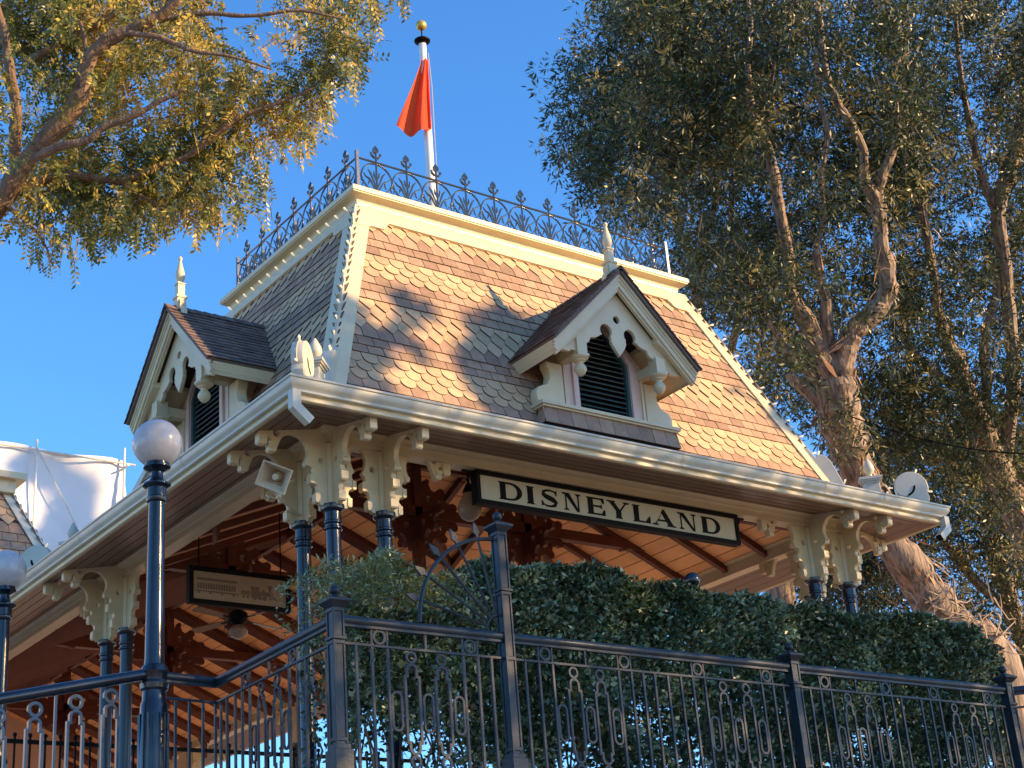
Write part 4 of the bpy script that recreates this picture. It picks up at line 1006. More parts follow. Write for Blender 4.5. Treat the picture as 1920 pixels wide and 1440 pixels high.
# small dark ball newel behind the hedge
bp_ = at(1298, 1088, 17.6)
BN = empty('ball_post', (bp_.x, bp_.y, 3.5), 0, 'dark post with a large round ball cap just showing above the hedge', 'post')
mb = MB(); mb.box((-.06, -.06, 0), (.06, .06, bp_.z-3.5-.08), IRON); mb.build('post', BN, smooth=False)
mb = MB(); r = .088; mb.lathe([(r*math.sin(PI*q/14), bp_.z-3.5-r*math.cos(PI*q/14)) for q in range(15)], (0, 0, 0), 20, IRON); mb.build('ball_cap', BN)

# ------------------------------------------------------------------ background left: wrapped scaffold and neighbouring roof
SC = empty('wrapped_scaffold', (0, 28, 0), 0, 'building wrapped in white scaffold sheeting with pole ends along its top edge', 'scaffold')
mb = MB(); nx, nz = 60, 40
def wr(x, z): return .10*math.sin(x*1.3+z*.5)+.07*math.sin(x*2.9-z*.8+1)+.05*math.sin(z*2.1+x*.4)
def sheet(O, X, L, H):
    V = []
    for j in range(nz+1):
        for q in range(nx+1):
            x = L*q/nx; z = H*j/nz; n = wr(x, z)*(1 if 0 < q < nx else 0)
            V.append(Vector(O)+Vector(X)*x+ZUP*z+Vector((X[1], -X[0], 0))*n)
    return V, [(j*(nx+1)+q, j*(nx+1)+q+1, (j+1)*(nx+1)+q+1, (j+1)*(nx+1)+q) for j in range(nz) for q in range(nx)]
for O, X, L in (((-14, 25, 0), (1, 0, 0), 22.87), ((8.87, 25, 0), (0, 1, 0), 9)):
    v, f = sheet(O, X, L, 17.15); mb.add(v, f, SCRIM)
mb.add([(-14, 25, 17.1), (8.87, 25, 17.1), (8.87, 34, 17.1), (-14, 34, 17.1)], [(0, 1, 2, 3)], SCRIM)
under(mb.build('sheeting'), SC)
for x, z in ((8.83, 17.45), (5.0, 17.2), (6.45, 17.3), (1.5, 17.2)):
    mb = MB(); mb.tube([(x, 24.85, 0), (x, 24.85, z)], .035, 8, PIPE); under(mb.build('scaffold_pole'), SC)
mb = MB(); mb.tube([(-14, 24.86, 17.02), (9.15, 24.86, 17.02)], .03, 8, PIPE); mb.tube([(8.85, 24.6, 16.9), (8.85, 26, 16.9)], .03, 8, PIPE); mb.tube([(6.45, 24.80, 17.05), (8.2, 24.83, 14.0)], .022, 6, PIPE); under(mb.build('scaffold_tube'), SC)

NB = empty('neighbour_roof', (1, 22, 8), 0, 'grey shingled mansard roof at the left edge, before the white sheeting', 'building')
mb = MB(); rows = [(q*.24, 'S' if q % 6 in (3, 4) else ('P' if q % 9 == 8 else 'R'), .46) for q in range(13)]+[(13*.24, None, 13*.24)]
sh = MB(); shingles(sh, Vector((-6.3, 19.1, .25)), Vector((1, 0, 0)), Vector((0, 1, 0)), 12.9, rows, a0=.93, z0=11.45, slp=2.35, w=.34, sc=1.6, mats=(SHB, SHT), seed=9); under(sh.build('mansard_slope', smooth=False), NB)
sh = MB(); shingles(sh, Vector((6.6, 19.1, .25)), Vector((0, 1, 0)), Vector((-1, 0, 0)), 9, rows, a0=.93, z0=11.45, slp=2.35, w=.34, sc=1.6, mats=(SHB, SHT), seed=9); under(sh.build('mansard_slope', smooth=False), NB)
def nbp(a, z): return Vector((6.6-a, 19.1+a, z+.25))
mb = MB()
za, zb2 = 11.3, 14.35
aa = lambda z: .93+(z-11.45)/2.35-.06
mb.add([nbp(aa(za), za), nbp(aa(zb2), zb2), nbp(aa(zb2), zb2)+Vector((-.28, 0, 0)), nbp(aa(za), za)+Vector((-.28, 0, 0)), nbp(aa(zb2), zb2)+Vector((0, .28, 0)), nbp(aa(za), za)+Vector((0, .28, 0))], [(0, 1, 2, 3), (0, 5, 4, 1)], GUTTER)
under(mb.build('hip_board', smooth=False), NB)
mb = MB(); mb.box((-5, 20.95, 14.3), (4.6, 24, 14.6), CREAM); mb.box((-5.1, 20.8, 14.6), (4.8, 24, 14.75), CREAM); under(mb.build('cornice', smooth=False), NB)
mb = MB(); mb.box((-6, 20, 0), (5.6, 24, 11.7), PINK); under(mb.build('wall', smooth=False), NB)

# ------------------------------------------------------------------ ground, platform, ramp
def struct(name, mb): return tag(mb.build(name, smooth=False), kind='structure')
mb = MB(); mb.add([(-600, -600, 0), (600, -600, 0), (600, 600, 0), (-600, 600, 0)], [(0, 1, 2, 3)], GROUND); struct('ground', mb)
mb = MB(); mb.box((-1.75, -2.2, 0.004), (26, 60, FLOOR), CONC); mb.box((-1.75, -2.85, 0.004), (26, -2.2, 3.5), CONC); struct('platform', mb)
mb = MB(); V = [(-1.75, -.8, FLOOR-.02), (-1.75, 3, FLOOR-.02), (-17, -.8, .01), (-17, 3, .01), (-1.75, -.8, 0), (-1.75, 3, 0)]
mb.add(V, [(0, 1, 3, 2), (0, 2, 4), (1, 5, 3)], CONC); struct('ramp', mb)
# ------------------------------------------------------------------ foliage helpers
def leaf_mesh(name, C, D, Nn, L, Wd, mats, mi, parent=None, fold=0.0):
    """C base points, D unit directions, Nn unit normals, L, Wd arrays -> kite leaves"""
    n = len(C); S_ = np.cross(D, Nn); S_ /= np.linalg.norm(S_, axis=1)[:, None]+1e-9
    L = L[:, None]; Wd = Wd[:, None]
    V = np.empty((n, 4, 3)); V[:, 0] = C; V[:, 1] = C+D*L*.45+S_*Wd*.5+Nn*L*.05; V[:, 2] = C+D*L; V[:, 3] = C+D*L*.45-S_*Wd*.5+Nn*L*.05
    me = bpy.data.meshes.new(name); me.vertices.add(4*n); me.vertices.foreach_set('co', V.reshape(-1).astype(np.float32))
    me.loops.add(4*n); me.loops.foreach_set('vertex_index', np.arange(4*n, dtype=np.int32))
    me.polygons.add(n); me.polygons.foreach_set('loop_start', np.arange(0, 4*n, 4, dtype=np.int32)); me.polygons.foreach_set('loop_total', np.full(n, 4, dtype=np.int32))
    for m in mats: me.materials.append(m)
    me.polygons.foreach_set('material_index', mi.astype(np.int32)); me.update(calc_edges=True)
    o = bpy.data.objects.new(name, me); COL.objects.link(o)
    if parent is not None: o.parent = parent; o.location = -Vector(parent.location)
    return o
def unit(a): return a/(np.linalg.norm(a, axis=-1, keepdims=True)+1e-9)
NPC, NPF, NPR, NPU = (np.array(v) for v in (CAM, CF, CR, CU))
def npproj(P):
    d = P-NPC; z = d@NPF; return 960+FPX*(d@NPR)/z, 720-FPX*(d@NPU)/z
def npat(px, py, D): return NPC+(NPF+NPR*((px-960)/FPX)[:, None]-NPU*((py-720)/FPX)[:, None])*D[:, None]
def inside(poly, x, y):
    r = np.zeros(len(x), bool); n = len(poly)
    for i in range(n):
        x0, y0 = poly[i]; x1, y1 = poly[(i+1) % n]
        c = ((y0 > y) != (y1 > y)) & (x < (x1-x0)*(y-y0)/(y1-y0+1e-9)+x0); r ^= c
    return r
def vnoise(P, s, seed):
    """cheap smooth value noise on points"""
    g = np.random.default_rng(seed).random((24, 24, 24)); q = P*s; f = np.floor(q).astype(int); t = q-f; t = t*t*(3-2*t); r = 0
    for i in (0, 1):
        for j in (0, 1):
            for k in (0, 1):
                w = (t[:, 0] if i else 1-t[:, 0])*(t[:, 1] if j else 1-t[:, 1])*(t[:, 2] if k else 1-t[:, 2])
                r = r+w*g[(f[:, 0]+i) % 24, (f[:, 1]+j) % 24, (f[:, 2]+k) % 24]
    return r
def smooth_path(pts, rad, sub=5, jit=0.0, seed=0):
    r = random.Random(seed); P = [Vector(p) for p in pts]; out, ro = [], []
    for i in range(len(P)-1):
        p0, p1, p2, p3 = P[max(i-1, 0)], P[i], P[i+1], P[min(i+2, len(P)-1)]
        for k in range(sub):
            t = k/sub; a = .5*((2*p1)+(p2-p0)*t+(2*p0-5*p1+4*p2-p3)*t*t+(3*p1-p0-3*p2+p3)*t**3)
            rr = rad[i]*(1-t)+rad[i+1]*t
            out.append(a+Vector([r.uniform(-1, 1)*jit*rr for _ in range(3)])); ro.append(rr*(1+r.uniform(-.10, .12)))
    out.append(P[-1]); ro.append(rad[-1]); return out, ro
def limb(mb, px, D, m, sub=5, n=10, seed=0, jit=.12):
    """px: list of (x, y, width_px[, extra depth])"""
    pts = [at(q[0], q[1], D+(q[3] if len(q) > 3 else 0)) for q in px]; rad = [q[2]/2/FPX*(D+(q[3] if len(q) > 3 else 0)) for q in px]
    p, r = smooth_path(pts, rad, sub, jit, seed); mb.tube(p, r, n, m); return p

# ------------------------------------------------------------------ left tree (near, overhead, yellow-green drooping sprays)
DL = 11.5
LT_ = empty('overhanging_tree', (-6.5, -1.0, 0), 0, 'golden-green tree with drooping sprays and forked limbs, at the upper left', 'tree')
mb = MB()
root = [(at(-260, 900, DL)), at(-140, 620, DL)]
trunk_pts = [Vector((at(-420, 1300, DL).x, at(-420, 1300, DL).y, 0)), at(-420, 1300, DL), at(-300, 900, DL), at(-160, 620, DL), at(-60, 450, DL), at(0, 378, DL)]
p, r = smooth_path(trunk_pts, [.26, .22, .18, .14, .10, .075], 5, .1, 1); mb.tube(p, r, 14, BARKL)
under(mb.build('trunk'), LT_)
limbs = [([(0, 378, 40), (45, 310, 34), (85, 262, 34), (125, 218, 38), (150, 180, 34), (165, 120, 26), (195, 80, 28), (235, 62, 26), (290, 35, 22), (330, 5, 18), (360, -30, 14)], 0, 2),
         ([(30, 340, 22), (28, 270, 22), (30, 200, 20), (18, 130, 18), (8, 60, 16), (-10, 0, 12)], .25, 3),
         ([(60, 300, 18), (110, 275, 17), (165, 262, 16), (200, 235, 15), (250, 218, 13), (300, 190, 10), (345, 168, 7)], -.3, 4),
         ([(20, 370, 20), (90, 335, 18), (150, 330, 16), (225, 338, 14), (300, 312, 14), (355, 290, 13), (400, 255, 13), (440, 225, 12), (490, 205, 9), (540, 185, 7), (590, 165, 4)], .4, 5),
         ([(45, 118, 16), (95, 92, 16), (150, 62, 15), (200, 36, 13), (240, 5, 11)], .5, 6),
         ([(165, 110, 12), (158, 75, 9), (150, 40, 7)], .1, 7),
         ([(235, 62, 12), (300, 70, 10), (360, 95, 8), (430, 105, 6), (510, 130, 4)], -.4, 8),
         ([(290, 40, 12), (380, 25, 10), (470, 30, 8), (560, 20, 6), (640, 35, 4)], .3, 9),
         ([(0, 378, 14), (30, 400, 9), (60, 425, 6), (85, 460, 4), (100, 500, 3)], .2, 10),
         ([(225, 338, 8), (270, 370, 6), (330, 395, 4), (380, 420, 3)], .4, 11)]
for px, dz, sd in limbs:
    mb = MB(); q = limb(mb, px, DL+dz-.2, BARKL, 5, 10, sd); under(mb.build('limb'), LT_)
outl = [(-60, -60), (700, -60), (705, 20), (697, 70), (660, 120), (625, 175), (605, 215), (575, 250), (540, 262), (500, 290), (500, 350), (480, 380), (440, 385), (380, 410), (300, 400), (260, 425), (190, 420), (160, 440), (110, 450), (60, 430), (20, 395), (-60, 430)]
N = 9500
px = rng.uniform(-60, 705, N); py = rng.uniform(-60, 450, N); Dp = DL+.25+np.abs(rng.normal(0, .7, N))-.75*(rng.random(N)<.15)
P0 = npat(px, py, Dp)
dens = vnoise(P0, 2.2, 11)*.6+vnoise(P0, 5.0, 12)*.4
keep = inside(outl, px, py) & (dens > .50+.10*((px > 380) & (py < 130)))
P0 = P0[keep]
# bottom sprays hanging free
hb = [(60, 455), (75, 480), (90, 500), (110, 470), (30, 430), (150, 470), (165, 440), (185, 450), (200, 430), (250, 440), (300, 425), (290, 450), (350, 400), (370, 420), (440, 400), (445, 420), (480, 330), (495, 360), (500, 395), (610, 230), (640, 150), (655, 140), (670, 145), (690, 60), (700, 30), (560, 280), (530, 290), (130, 490), (100, 455), (400, 415), (740, 5), (750, 0), (765, -5)]
hbx = np.repeat(np.array(hb, float), 3, axis=0)+rng.normal(0, 7, (len(hb)*3, 2)); P1 = npat(hbx[:, 0], hbx[:, 1]-30, DL+rng.normal(0, .3, len(hbx)))
P0 = np.vstack([P0, P1]); n = len(P0)
dirs = unit(np.stack([rng.normal(0, .6, n), rng.normal(0, .6, n), rng.uniform(-.9, .3, n)], 1)); dirs[-len(hbx):] = unit(np.stack([rng.normal(0, .25, len(hbx)), rng.normal(0, .25, len(hbx)), -np.ones(len(hbx))], 1))
C, Dd, Nn, LL, WW = [], [], [], [], []
tw = MB()
NL = 14
for k in range(n):
    d = dirs[k].copy(); p = P0[k].copy(); ln = rng.uniform(.16, .30); st = ln/NL; pts = [p.copy()]
    side = unit(np.cross(d, rng.normal(0, 1, 3)))
    for j in range(NL):
        d = unit(d+np.array([0, 0, -.05])); p = p+d*st
        s_ = 1 if j % 2 else -1
        C.append(p.copy()); Dd.append(unit(d*.55+side*s_*.9+np.array([0, 0, -.25]))+0); Nn.append(unit(np.cross(d, side)+rng.normal(0, .35, 3)))
        LL.append(rng.uniform(.036, .060)); 
        if j % 5 == 4: pts.append(p.copy())
    if k % 2 == 0 or k > n-len(hbx): tw.tube([Vector(q) for q in pts], .0022, 3, TWIG, False)
C = np.array(C); Dd = unit(np.array(Dd)); Nn = np.array(Nn); LL = np.array(LL); WW = LL*rng.uniform(.34, .48, len(LL))
gold = vnoise(C, 3.0, 21); mi = (gold+rng.normal(0, .12, len(C)) > .60).astype(int)
leaf_mesh('crown', C, Dd, Nn, LL, WW, [LEAFL, LEAFL2], mi, LT_)
tag(under(tw.build('twigs', smooth=False), LT_), kind='stuff')

# ------------------------------------------------------------------ right trees (paperbarks with hanging foliage)
def make_tree(name, label, D, trunk, limbs_, outline, gaps, nclump, seed, leafn=105, dsig=1.6, dofs=1.2, front=.3, mats=(LEAFR, LEAFR2), lscale=1.0, thr=.49, trunkmat=BARK, group=None, parentxy=None):
    base = at(trunk[0][0], trunk[0][1], D+(trunk[0][3] if len(trunk[0]) > 3 else 0))
    t = empty(name, (base.x, base.y, 0 if base.z > 5 else 0), 0, label, 'tree', group)
    mb = MB(); pts = [at(q[0], q[1], D+(q[3] if len(q) > 3 else 0)) for q in trunk]; rad = [q[2]*.86/2/FPX*D for q in trunk]
    g = Vector((pts[0].x+(pts[0].x-pts[1].x)*.5, pts[0].y+(pts[0].y-pts[1].y)*.5, 0))
    p, r = smooth_path([g]+pts, [rad[0]*1.25]+rad, 6, .10, seed); mb.tube(p, r, 18, trunkmat); under(mb.build('trunk'), t)
    PP, RR = [np.array(v) for v in p], list(r); rg0 = np.random.default_rng(seed+50)
    Cb, Db, Nb, Lb, Wb = [], [], [], [], []
    def peel(PP, RR, dens_):
        for j in range(1, len(PP)-1):
            ax = PP[j+1]-PP[j]; ln = np.linalg.norm(ax); ax = ax/ln
            for _ in range(int(dens_*ln*RR[j]*60)):
                o = unit(np.cross(ax, rg0.normal(0, 1, 3))); Cb.append(PP[j]+ax*ln*rg0.random()+o*RR[j]*1.01); Db.append(unit(ax*(-1 if rg0.random() < .7 else 1)+o*rg0.uniform(.0, .22)+rg0.normal(0, .12, 3)))
                Nb.append(o); Lb.append(rg0.uniform(.15, .6)); Wb.append(rg0.uniform(.03, .09)*min(1, RR[j]*4))
    peel(PP[6:], RR[6:], 2.2)
    for i, q in enumerate(limbs_):
        if q[0][2] > 30:
            pts_ = [at(w[0], w[1], D) for w in q]; pr_, rr_ = smooth_path(pts_, [w[2]/2/FPX*D for w in q], 5, .12, seed+i); peel([np.array(v) for v in pr_], rr_, 1.6)
    if Cb:
        tag(leaf_mesh('peeling_bark', np.array(Cb), np.array(Db), np.array(Nb), np.array(Lb), np.array(Wb), [BARK, BARKS, TWIG], rg0.choice([0, 0, 1, 2], len(Cb)), t), kind='stuff')
    for i, q in enumerate(limbs_):
        mb = MB(); limb(mb, [(w[0], w[1], w[2]*.82)+tuple(w[3:]) for w in q], D, trunkmat if q[0][2] > 16 else BARK, 5, 10, seed+i); under(mb.build('limb'), t)
    rg = np.random.default_rng(seed)
    xs = [q[0] for q in outline]; ys = [q[1] for q in outline]
    px = rg.uniform(min(xs), max(xs), nclump*3); py = rg.uniform(min(ys), max(ys), nclump*3); Dp = D+dofs+np.abs(rg.normal(0, dsig, len(px))); Dp = np.where(rg.random(len(px)) < front, D-.5-rg.random(len(px))*1.2, Dp)
    P = npat(px, py, Dp); ok = inside(outline, px, py)
    dn = vnoise(P, .8, seed+1)*.5+vnoise(P, 1.7, seed+2)*.5; ok &= dn > thr
    for gx, gy, rx, ry in gaps: ok &= ((px-gx)/rx)**2+((py-gy)/ry)**2 > rg.uniform(.75, 1.25, len(px))
    P = P[ok][:nclump]; n = len(P); M = leafn
    # each clump: a few hanging shoots
    ns = 6; sub = rg.normal(0, 1, (n, ns, 3))*np.array([.30, .30, .26])*lscale
    pick = rg.integers(0, ns, (n, M)); so = np.take_along_axis(sub, pick[:, :, None].repeat(3, 2), axis=1)
    off = rg.normal(0, 1, (n, M, 3))*.055*lscale; C = P[:, None, :]+so+off
    D_ = rg.normal(0, .3, (n, M, 3))+off*16+so*.8+np.array([0, 0, -.28])
    C = C.reshape(-1, 3); D_ = unit(D_.reshape(-1, 3)); Nn = unit(np.cross(D_, rg.normal(0, 1, C.shape)))
    L_ = rg.uniform(.085, .155, len(C))*lscale; W_ = L_*rg.uniform(.22, .34, len(C))
    cl = np.repeat(vnoise(P, 1.3, seed+5), M)+np.take_along_axis(rg.normal(0, .14, (n, ns)), pick, axis=1).reshape(-1); mi = (cl+rg.normal(0, .06, len(C)) > .70).astype(int)
    x, y = npproj(C)
    leaf_mesh('crown', C, D_, Nn, L_, W_, list(mats), mi, t)
    tw = MB()
    for k in range(0, n, 3):
        a = Vector(P[k]); b = a+Vector(rg.normal(0, .35, 3)); m_ = (a+b)/2+Vector(rg.normal(0, .06, 3)); tw.tube([a+Vector((rg.normal(0, .2), rg.normal(0, .2), .35)), a, m_, b], [.012*lscale, .009*lscale, .006*lscale, .003], 3, TWIG, False)
    tag(under(tw.build('twigs', smooth=False), t), kind='stuff')
    return t
G = 'tall paperbark trees behind the station'
make_tree('paperbark_tree', 'tall paperbark with thick peeling trunk and S-bent limb behind the right eave corner', 26.5,
          [(1880, 1300, 120), (1790, 1190, 108), (1720, 1090, 84), (1665, 1000, 72), (1625, 920, 76), (1592, 840, 84), (1572, 770, 92), (1568, 705, 84)],
          [[(1568, 715, 56), (1585, 660, 54), (1600, 622, 50), (1640, 585, 46), (1665, 545, 42), (1664, 505, 38), (1652, 455, 34), (1650, 405, 34), (1640, 368, 34), (1622, 345, 26)],
           [(1640, 375, 24), (1622, 330, 22), (1618, 280, 20), (1600, 240, 18), (1570, 190, 16), (1548, 130, 14), (1540, 60, 12), (1530, -20, 10)],
           [(1645, 375, 24), (1655, 330, 24), (1672, 290, 20), (1685, 245, 14), (1680, 190, 9)],
           [(1566, 725, 66), (1540, 660, 50), (1505, 590, 40), (1480, 540, 30), (1478, 470, 28), (1462, 400, 28), (1450, 320, 30), (1430, 260, 26), (1410, 200, 18), (1402, 120, 14), (1408, 50, 10), (1400, -20, 8)],
           [(1450, 320, 18), (1425, 305, 14), (1415, 285, 9)],
           [(1556, 700, 40), (1550, 620, 34), (1548, 560, 26), (1530, 480, 16), (1545, 400, 14), (1540, 330, 14), (1552, 250, 12), (1535, 180, 10), (1530, 90, 8)],
           [(1572, 760, 34), (1520, 700, 26), (1470, 650, 20), (1440, 600, 16), (1430, 540, 12), (1380, 450, 8)],
           [(1590, 830, 30), (1552, 770, 34), (1520, 740, 30), (1480, 700, 24)]],
          [(1120, -60), (1170, -60), (1720, -60), (1740, 200), (1730, 600), (1700, 900), (1560, 860), (1480, 780), (1380, 640), (1310, 530), (1250, 450), (1190, 400), (1130, 375), (1095, 350), (1070, 290), (1056, 210), (1062, 110), (1090, 90), (1130, 55)],
          [(1345, 35, 46, 26), (1500, 145, 34, 30), (1600, 130, 30, 28), (1592, 436, 46, 40), (1500, 420, 16, 40), (1495, 820, 30, 24), (1700, 470, 24, 30), (1640, 690, 20, 20), (1075, 330, 22, 30), (1380, 690, 30, 22)], 1200, 101, group=G, dofs=1.9, front=.30)
make_tree('paperbark_tree', 'second paperbark with a leaning dark trunk, close to the right edge', 30,
          [(2080, 1330, 90), (2010, 1180, 80), (1950, 1060, 74), (1905, 960, 66), (1870, 880, 58), (1838, 800, 54), (1812, 735, 46), (1790, 660, 38)],
          [[(1790, 670, 34), (1762, 600, 28), (1752, 520, 24), (1735, 430, 20), (1722, 340, 16), (1705, 240, 12), (1700, 120, 9), (1690, 0, 7)],
           [(1838, 800, 30), (1850, 720, 24), (1845, 640, 20), (1870, 540, 18), (1850, 470, 14)],
           [(1812, 735, 26), (1740, 690, 22), (1700, 640, 18), (1690, 560, 12)],
           [(1880, 900, 30), (1900, 700, 32), (1885, 520, 30), (1872, 400, 34), (1892, 320, 40), (1915, 240, 30), (1925, 120, 22), (1920, -20, 14)],
           [(1872, 400, 24), (1840, 330, 20), (1820, 240, 18), (1800, 130, 12), (1790, 0, 10)]],
          [(1640, -60), (2000, -60), (2000, 1150), (1900, 1000), (1800, 900), (1700, 830), (1650, 600), (1660, 300)],
          [(1815, 600, 30, 46), (1700, 470, 22, 26), (1880, 30, 20, 14), (1870, 830, 26, 30), (1690, 640, 26, 22), (1650, 150, 20, 20)], 860, 202, group=G)
make_tree('paperbark_tree', 'paperbark with thin dark stems just beyond the right end of the cresting', 33,
          [(1460, 1100, 60), (1400, 900, 50), (1345, 740, 42), (1318, 640, 36), (1308, 560, 30), (1300, 480, 22)],
          [[(1308, 560, 22), (1320, 460, 18), (1345, 360, 16), (1330, 250, 14), (1345, 150, 12), (1300, 60, 9), (1290, -30, 7)],
           [(1300, 480, 18), (1260, 400, 14), (1240, 300, 12), (1210, 200, 9), (1190, 100, 7)], [(1345, 740, 24), (1380, 620, 20), (1390, 500, 16), (1370, 400, 12), (1380, 280, 9)]],
          [(1130, 20), (1300, -60), (1560, -60), (1560, 780), (1480, 760), (1380, 660), (1280, 560), (1230, 470), (1160, 400), (1110, 330), (1090, 200)],
          [(1345, 35, 34, 20), (1592, 436, 46, 36), (1500, 145, 26, 22)], 360, 303, group=G, thr=.485)
make_tree('background_tree', 'low olive tree at the right edge, behind the thick peeling trunk', 36,
          [(1990, 1500, 60), (1960, 1300, 50), (1900, 1150, 40), (1860, 1000, 30)], [[(1900, 1150, 30), (1820, 1080, 22), (1760, 1000, 16)], [(1960, 1300, 30), (1900, 1250, 24), (1800, 1230, 18), (1700, 1200, 14)]],
          [(1430, 1060), (1500, 960), (1600, 880), (1700, 800), (1990, 800), (1990, 1360), (1800, 1320), (1640, 1240), (1520, 1200)],
          [(1690, 1090, 22, 26), (1450, 1180, 40, 14), (1900, 1110, 26, 22), (1690, 870, 24, 20), (1760, 1000, 14, 12)], 820, 404, group=G, lscale=1.15)
# dead twigs at the foot of the leaning trunk
DT = empty('dead_branches', at(1820, 1200, 26.2), 0, 'tangle of pale dead twigs over the base of the thick peeling trunk', 'branches')
mb = MB(); r_ = random.Random(4)
for k in range(46):
    a = at(1740+r_.uniform(-30, 130), 1110+r_.uniform(0, 130), 26.0+r_.uniform(-.4, .2)); d = Vector((r_.uniform(-1, 1), r_.uniform(-1, 1), r_.uniform(-.6, 1)))*.22
    mb.tube([a, a+d, a+d*1.9+Vector((r_.uniform(-.12, .12), 0, r_.uniform(-.1, .12))), a+d*2.6+Vector((r_.uniform(-.25, .25), 0, r_.uniform(-.2, .2)))], [.018, .013, .009, .003], 4, DEAD)
tag(under(mb.build('twigs'), DT), kind='stuff')
# overhead service cable
CB = MB(); a, b = at(1570, 772, 26), at(2050, 852, 22)
CB.tube([a.lerp(b, t)+ZUP*(-.25*math.sin(PI*t)) for t in [q/16 for q in range(17)]], .012, 6, BLACK)
tag(CB.build('overhead_cable'), 'thin black cable strung from the thick peeling trunk toward the right edge', 'cable')

# ------------------------------------------------------------------ hedge and shrub
def bush(name, label, cat, box, n, seed, mats, lsize, zfade, holes=.35, wratio=.55, droop=0.0, topf=None):
    x0, x1, y0, y1, z0, z1 = box
    rg = np.random.default_rng(seed); t = empty(name, ((x0+x1)/2, (y0+y1)/2, 3.5), 0, label, cat)
    P = np.stack([rg.uniform(x0, x1, n), rg.uniform(y0, y1, n), rg.uniform(z0, z1+.16, n)], 1)
    q = rg.random(n); P[:, 1] = np.where(q < .5, y0+np.abs(rg.normal(0, .13, n)), P[:, 1]); P[:, 2] = np.where(q > .72, z1-np.abs(rg.normal(0, .14, n))+.05, P[:, 2])
    nz = vnoise(P, 2.4, seed)*.6+vnoise(P, 6.5, seed+1)*.4
    P[:, 1] -= (nz-.5)*.30; lumps = vnoise(P*np.array([1, 1, 0])+np.array([0, 0, 3.3]), 2.0, seed+2)
    ztop = z1+(lumps-.5)*.22 if topf is None else topf(P[:, 0])+(lumps-.5)*.25
    keep = P[:, 2] < ztop+rg.exponential(.038, n)
    low = np.clip((zfade-P[:, 2])/(zfade-z0+1e-6), 0, 1); keep &= nz > holes*(.35+low*.98)
    ex = np.clip((P[:, 0]-(x1-.35))/.35, 0, 1); keep &= P[:, 2] < ztop-ex*.25
    P = P[keep]; m = len(P)
    out = np.stack([rg.normal(0, .7, m), rg.normal(-.5, .6, m), rg.normal(.15-droop, .6, m)], 1); D_ = unit(out); Nn = unit(np.cross(D_, rg.normal(0, 1, (m, 3)))*1.0+np.array([0, -.5, .6]))
    L_ = rg.uniform(.7, 1.25, m)*lsize; W_ = L_*wratio*rg.uniform(.8, 1.2, m); mi = (vnoise(P, 2.5, seed+3)*.5+rg.random(m)*.5 > .58).astype(int)
    leaf_mesh('foliage', P, D_, Nn, L_, W_, list(mats), mi, t)
    mb = MB(); r_ = random.Random(seed)
    for k in range(int((x1-x0)*7)):
        x = r_.uniform(x0+.1, x1-.1); y = r_.uniform(y0+.15, y1-.1); a = Vector((x, y, 3.5)); pts = [a]
        for j in range(5): a = a+Vector((r_.uniform(-.14, .14), r_.uniform(-.1, .1), (min(z1, 5.9 if x > 1.3 else 5.2)-3.6)/5)); pts.append(a)
        mb.tube(pts, [.016, .014, .011, .008, .006, .003], 4, TWIG, False)
    tag(under(mb.build('stems', smooth=False), t), kind='stuff'); return t
bush('hedge', 'long clipped dark green hedge standing behind the iron fence below the long sign', 'hedge', (-.30, 8.35, -1.5, -.45, 3.8, 5.88), 210000, 31, (LEAFH, LEAFH2), .066, 5.0, .44, topf=lambda x: np.where(x < 1.2, 5.30, 5.88-.012*np.maximum(0, x-5)))
bush('shrub', 'looser feathery shrub at the left end of the hedge, behind the fan guard', 'shrub', (-.55, 1.35, -1.45, -.5, 4.1, 5.8), 27000, 47, (LEAFH2, LEAFL), .062, 5.7, .56, wratio=.26, topf=lambda x: 5.66+.10*np.sin((x+.4)*2.2)+.05*np.sin(x*9))

# ------------------------------------------------------------------ unseen tree added for its shade, crown shaped along the sun's rays
E1 = np.array([-SD.y, SD.x, 0.0]); E1 /= np.linalg.norm(E1); SDn = np.array(SD); E2 = np.cross(SDn, E1); E2 = E2 if E2[2] > 0 else -E2
def sunab(p): p = np.array(p); return p@E1, p@E2
def edge(a):      # upper limit of full shade, in sun coordinates
    return np.interp(a, [-9, -3.8, -3.2, -2, 0, 2, 3.15, 3.25, 4.17, 5.15, 5.35, 7.7, 9, 14], [3.6, 3.8, 5.5, 7.6, 7.60, 7.05, 6.85, 8.6, 9.45, 8.3, 6.35, 5.60, 5.4, 5.2])
rg = np.random.default_rng(77)
def sunleaves(n, T, a0, a1, b0, b1, fn, size):
    A = rg.uniform(a0, a1, n); B = rg.uniform(b0, b1, n); ok = fn(A, B); A, B = A[ok], B[ok]; m = len(A)
    Tt = T+rg.normal(0, 1.6, m)
    P = A[:, None]*E1+B[:, None]*E2+Tt[:, None]*SDn; D_ = unit(rg.normal(0, 1, (m, 3))); Nn = unit(np.cross(D_, rg.normal(0, 1, (m, 3))))
    L_ = rg.uniform(.8, 1.2, m)*size; return P, D_, Nn, L_, L_*.7
def nz2(A, B, s, sd): return vnoise(np.stack([A+40, B+40, np.full_like(A, 3.3)], 1), s, sd)
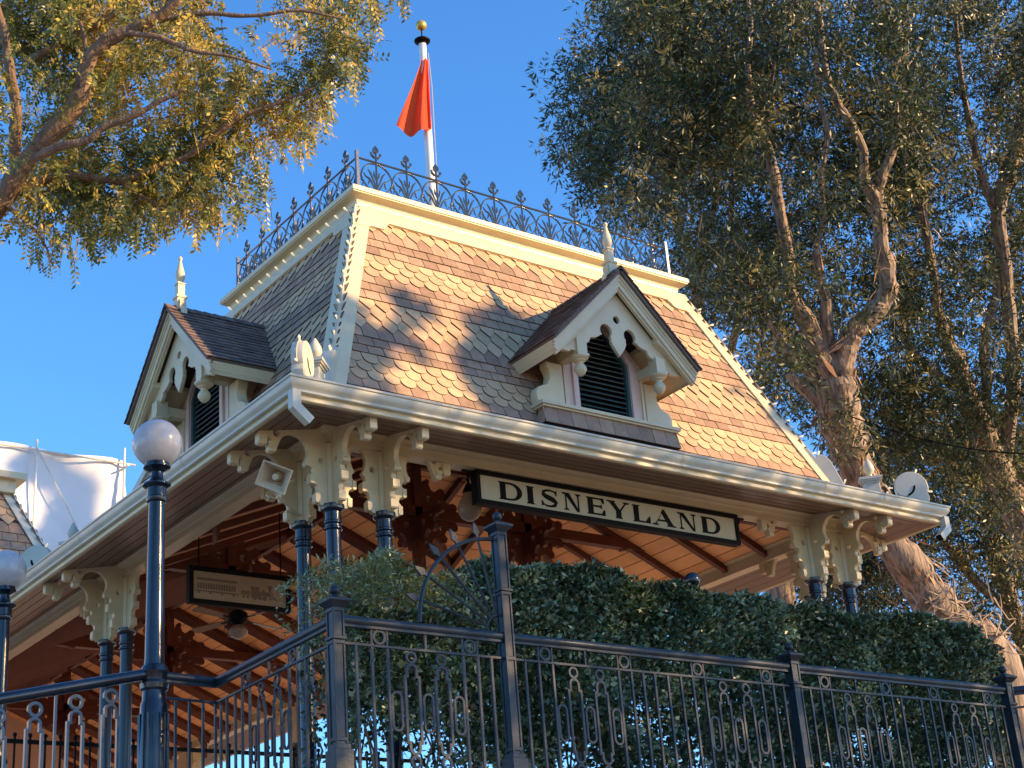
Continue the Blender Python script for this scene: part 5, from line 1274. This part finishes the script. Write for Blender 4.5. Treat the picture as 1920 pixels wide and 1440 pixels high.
def f_full(A, B): return (A < 8.3) & (B < edge(A)+(nz2(A, B, 1.0, 5)-.5)*.35) & (nz2(A, B, .9, 6)*.5+nz2(A, B, 2.3, 16)*.5 > .215)
def f_part(A, B): return (B > edge(A)-.2) & (nz2(A, B, .75, 28)*.45+nz2(A, B, 1.6, 29)*.35+nz2(A, B, 4.0, 10)*.2 > .585+.05*rg.random(len(A))) & (B < 11.0-.29*A-.2)
base = np.array([0, 0, 0])+SDn*18
ST = empty('added_shade_tree', (20, -20, 0), 0, 'added unseen tree, its crown shaped to cast dappled shade on the station', 'tree')
q1 = sunleaves(64000, 24, -9, 13, 1.2, 9.7, f_full, .19); q2 = sunleaves(60000, 24, -4, 9, 6, 11.2, f_part, .17)
q3 = sunleaves(14000, 25, 3.1, 5.7, 6.8, 9.9, lambda A, B: B < edge(A)-.1, .20)  # extra leaves in the gable's outline, added to shade the dormer front
qq = [np.concatenate(v) for v in zip(q1, q2, q3)]; leaf_mesh('crown', *qq, [LEAFR, LEAFR2], np.zeros(len(qq[0]), int), ST)
mb = MB(); p, r = smooth_path([(20, -20, 0), (20.2, -19.6, 5), (19.6, -19.4, 10), (19.8, -19.7, 15)], [.5, .42, .3, .15], 6, .1, 9); mb.tube(p, r, 14, BARK); under(mb.build('trunk'), ST)

S2 = empty('added_shade_tree', (29, -2, 0), 0, 'added unseen tree beyond the right edge, crown shaped to shade the white sheeting', 'tree')  # out of view, added to throw shade on the sheeting
q = sunleaves(14000, 36, 16.6, 22.4, 16.5, 21.8, lambda A, B: (nz2(A, B, .5, 31)*.6+nz2(A, B, 1.4, 32)*.4 > .45) & (((A-19.6)/2.8)**2+((B-19.2)/2.3)**2 < 1.1), .28)
leaf_mesh('crown', *q, [LEAFR, LEAFR2], np.zeros(len(q[0]), int), S2)
c0_ = E1*19.6+E2*19+SDn*36
mb = MB(); p, r = smooth_path([(c0_[0], c0_[1], 0), (c0_[0]+.4, c0_[1], 9), (c0_[0]-.2, c0_[1]+.2, 19), (c0_[0], c0_[1], c0_[2])], [.5, .4, .28, .1], 6, .1, 9); mb.tube(p, r, 14, BARK); under(mb.build('trunk'), S2)
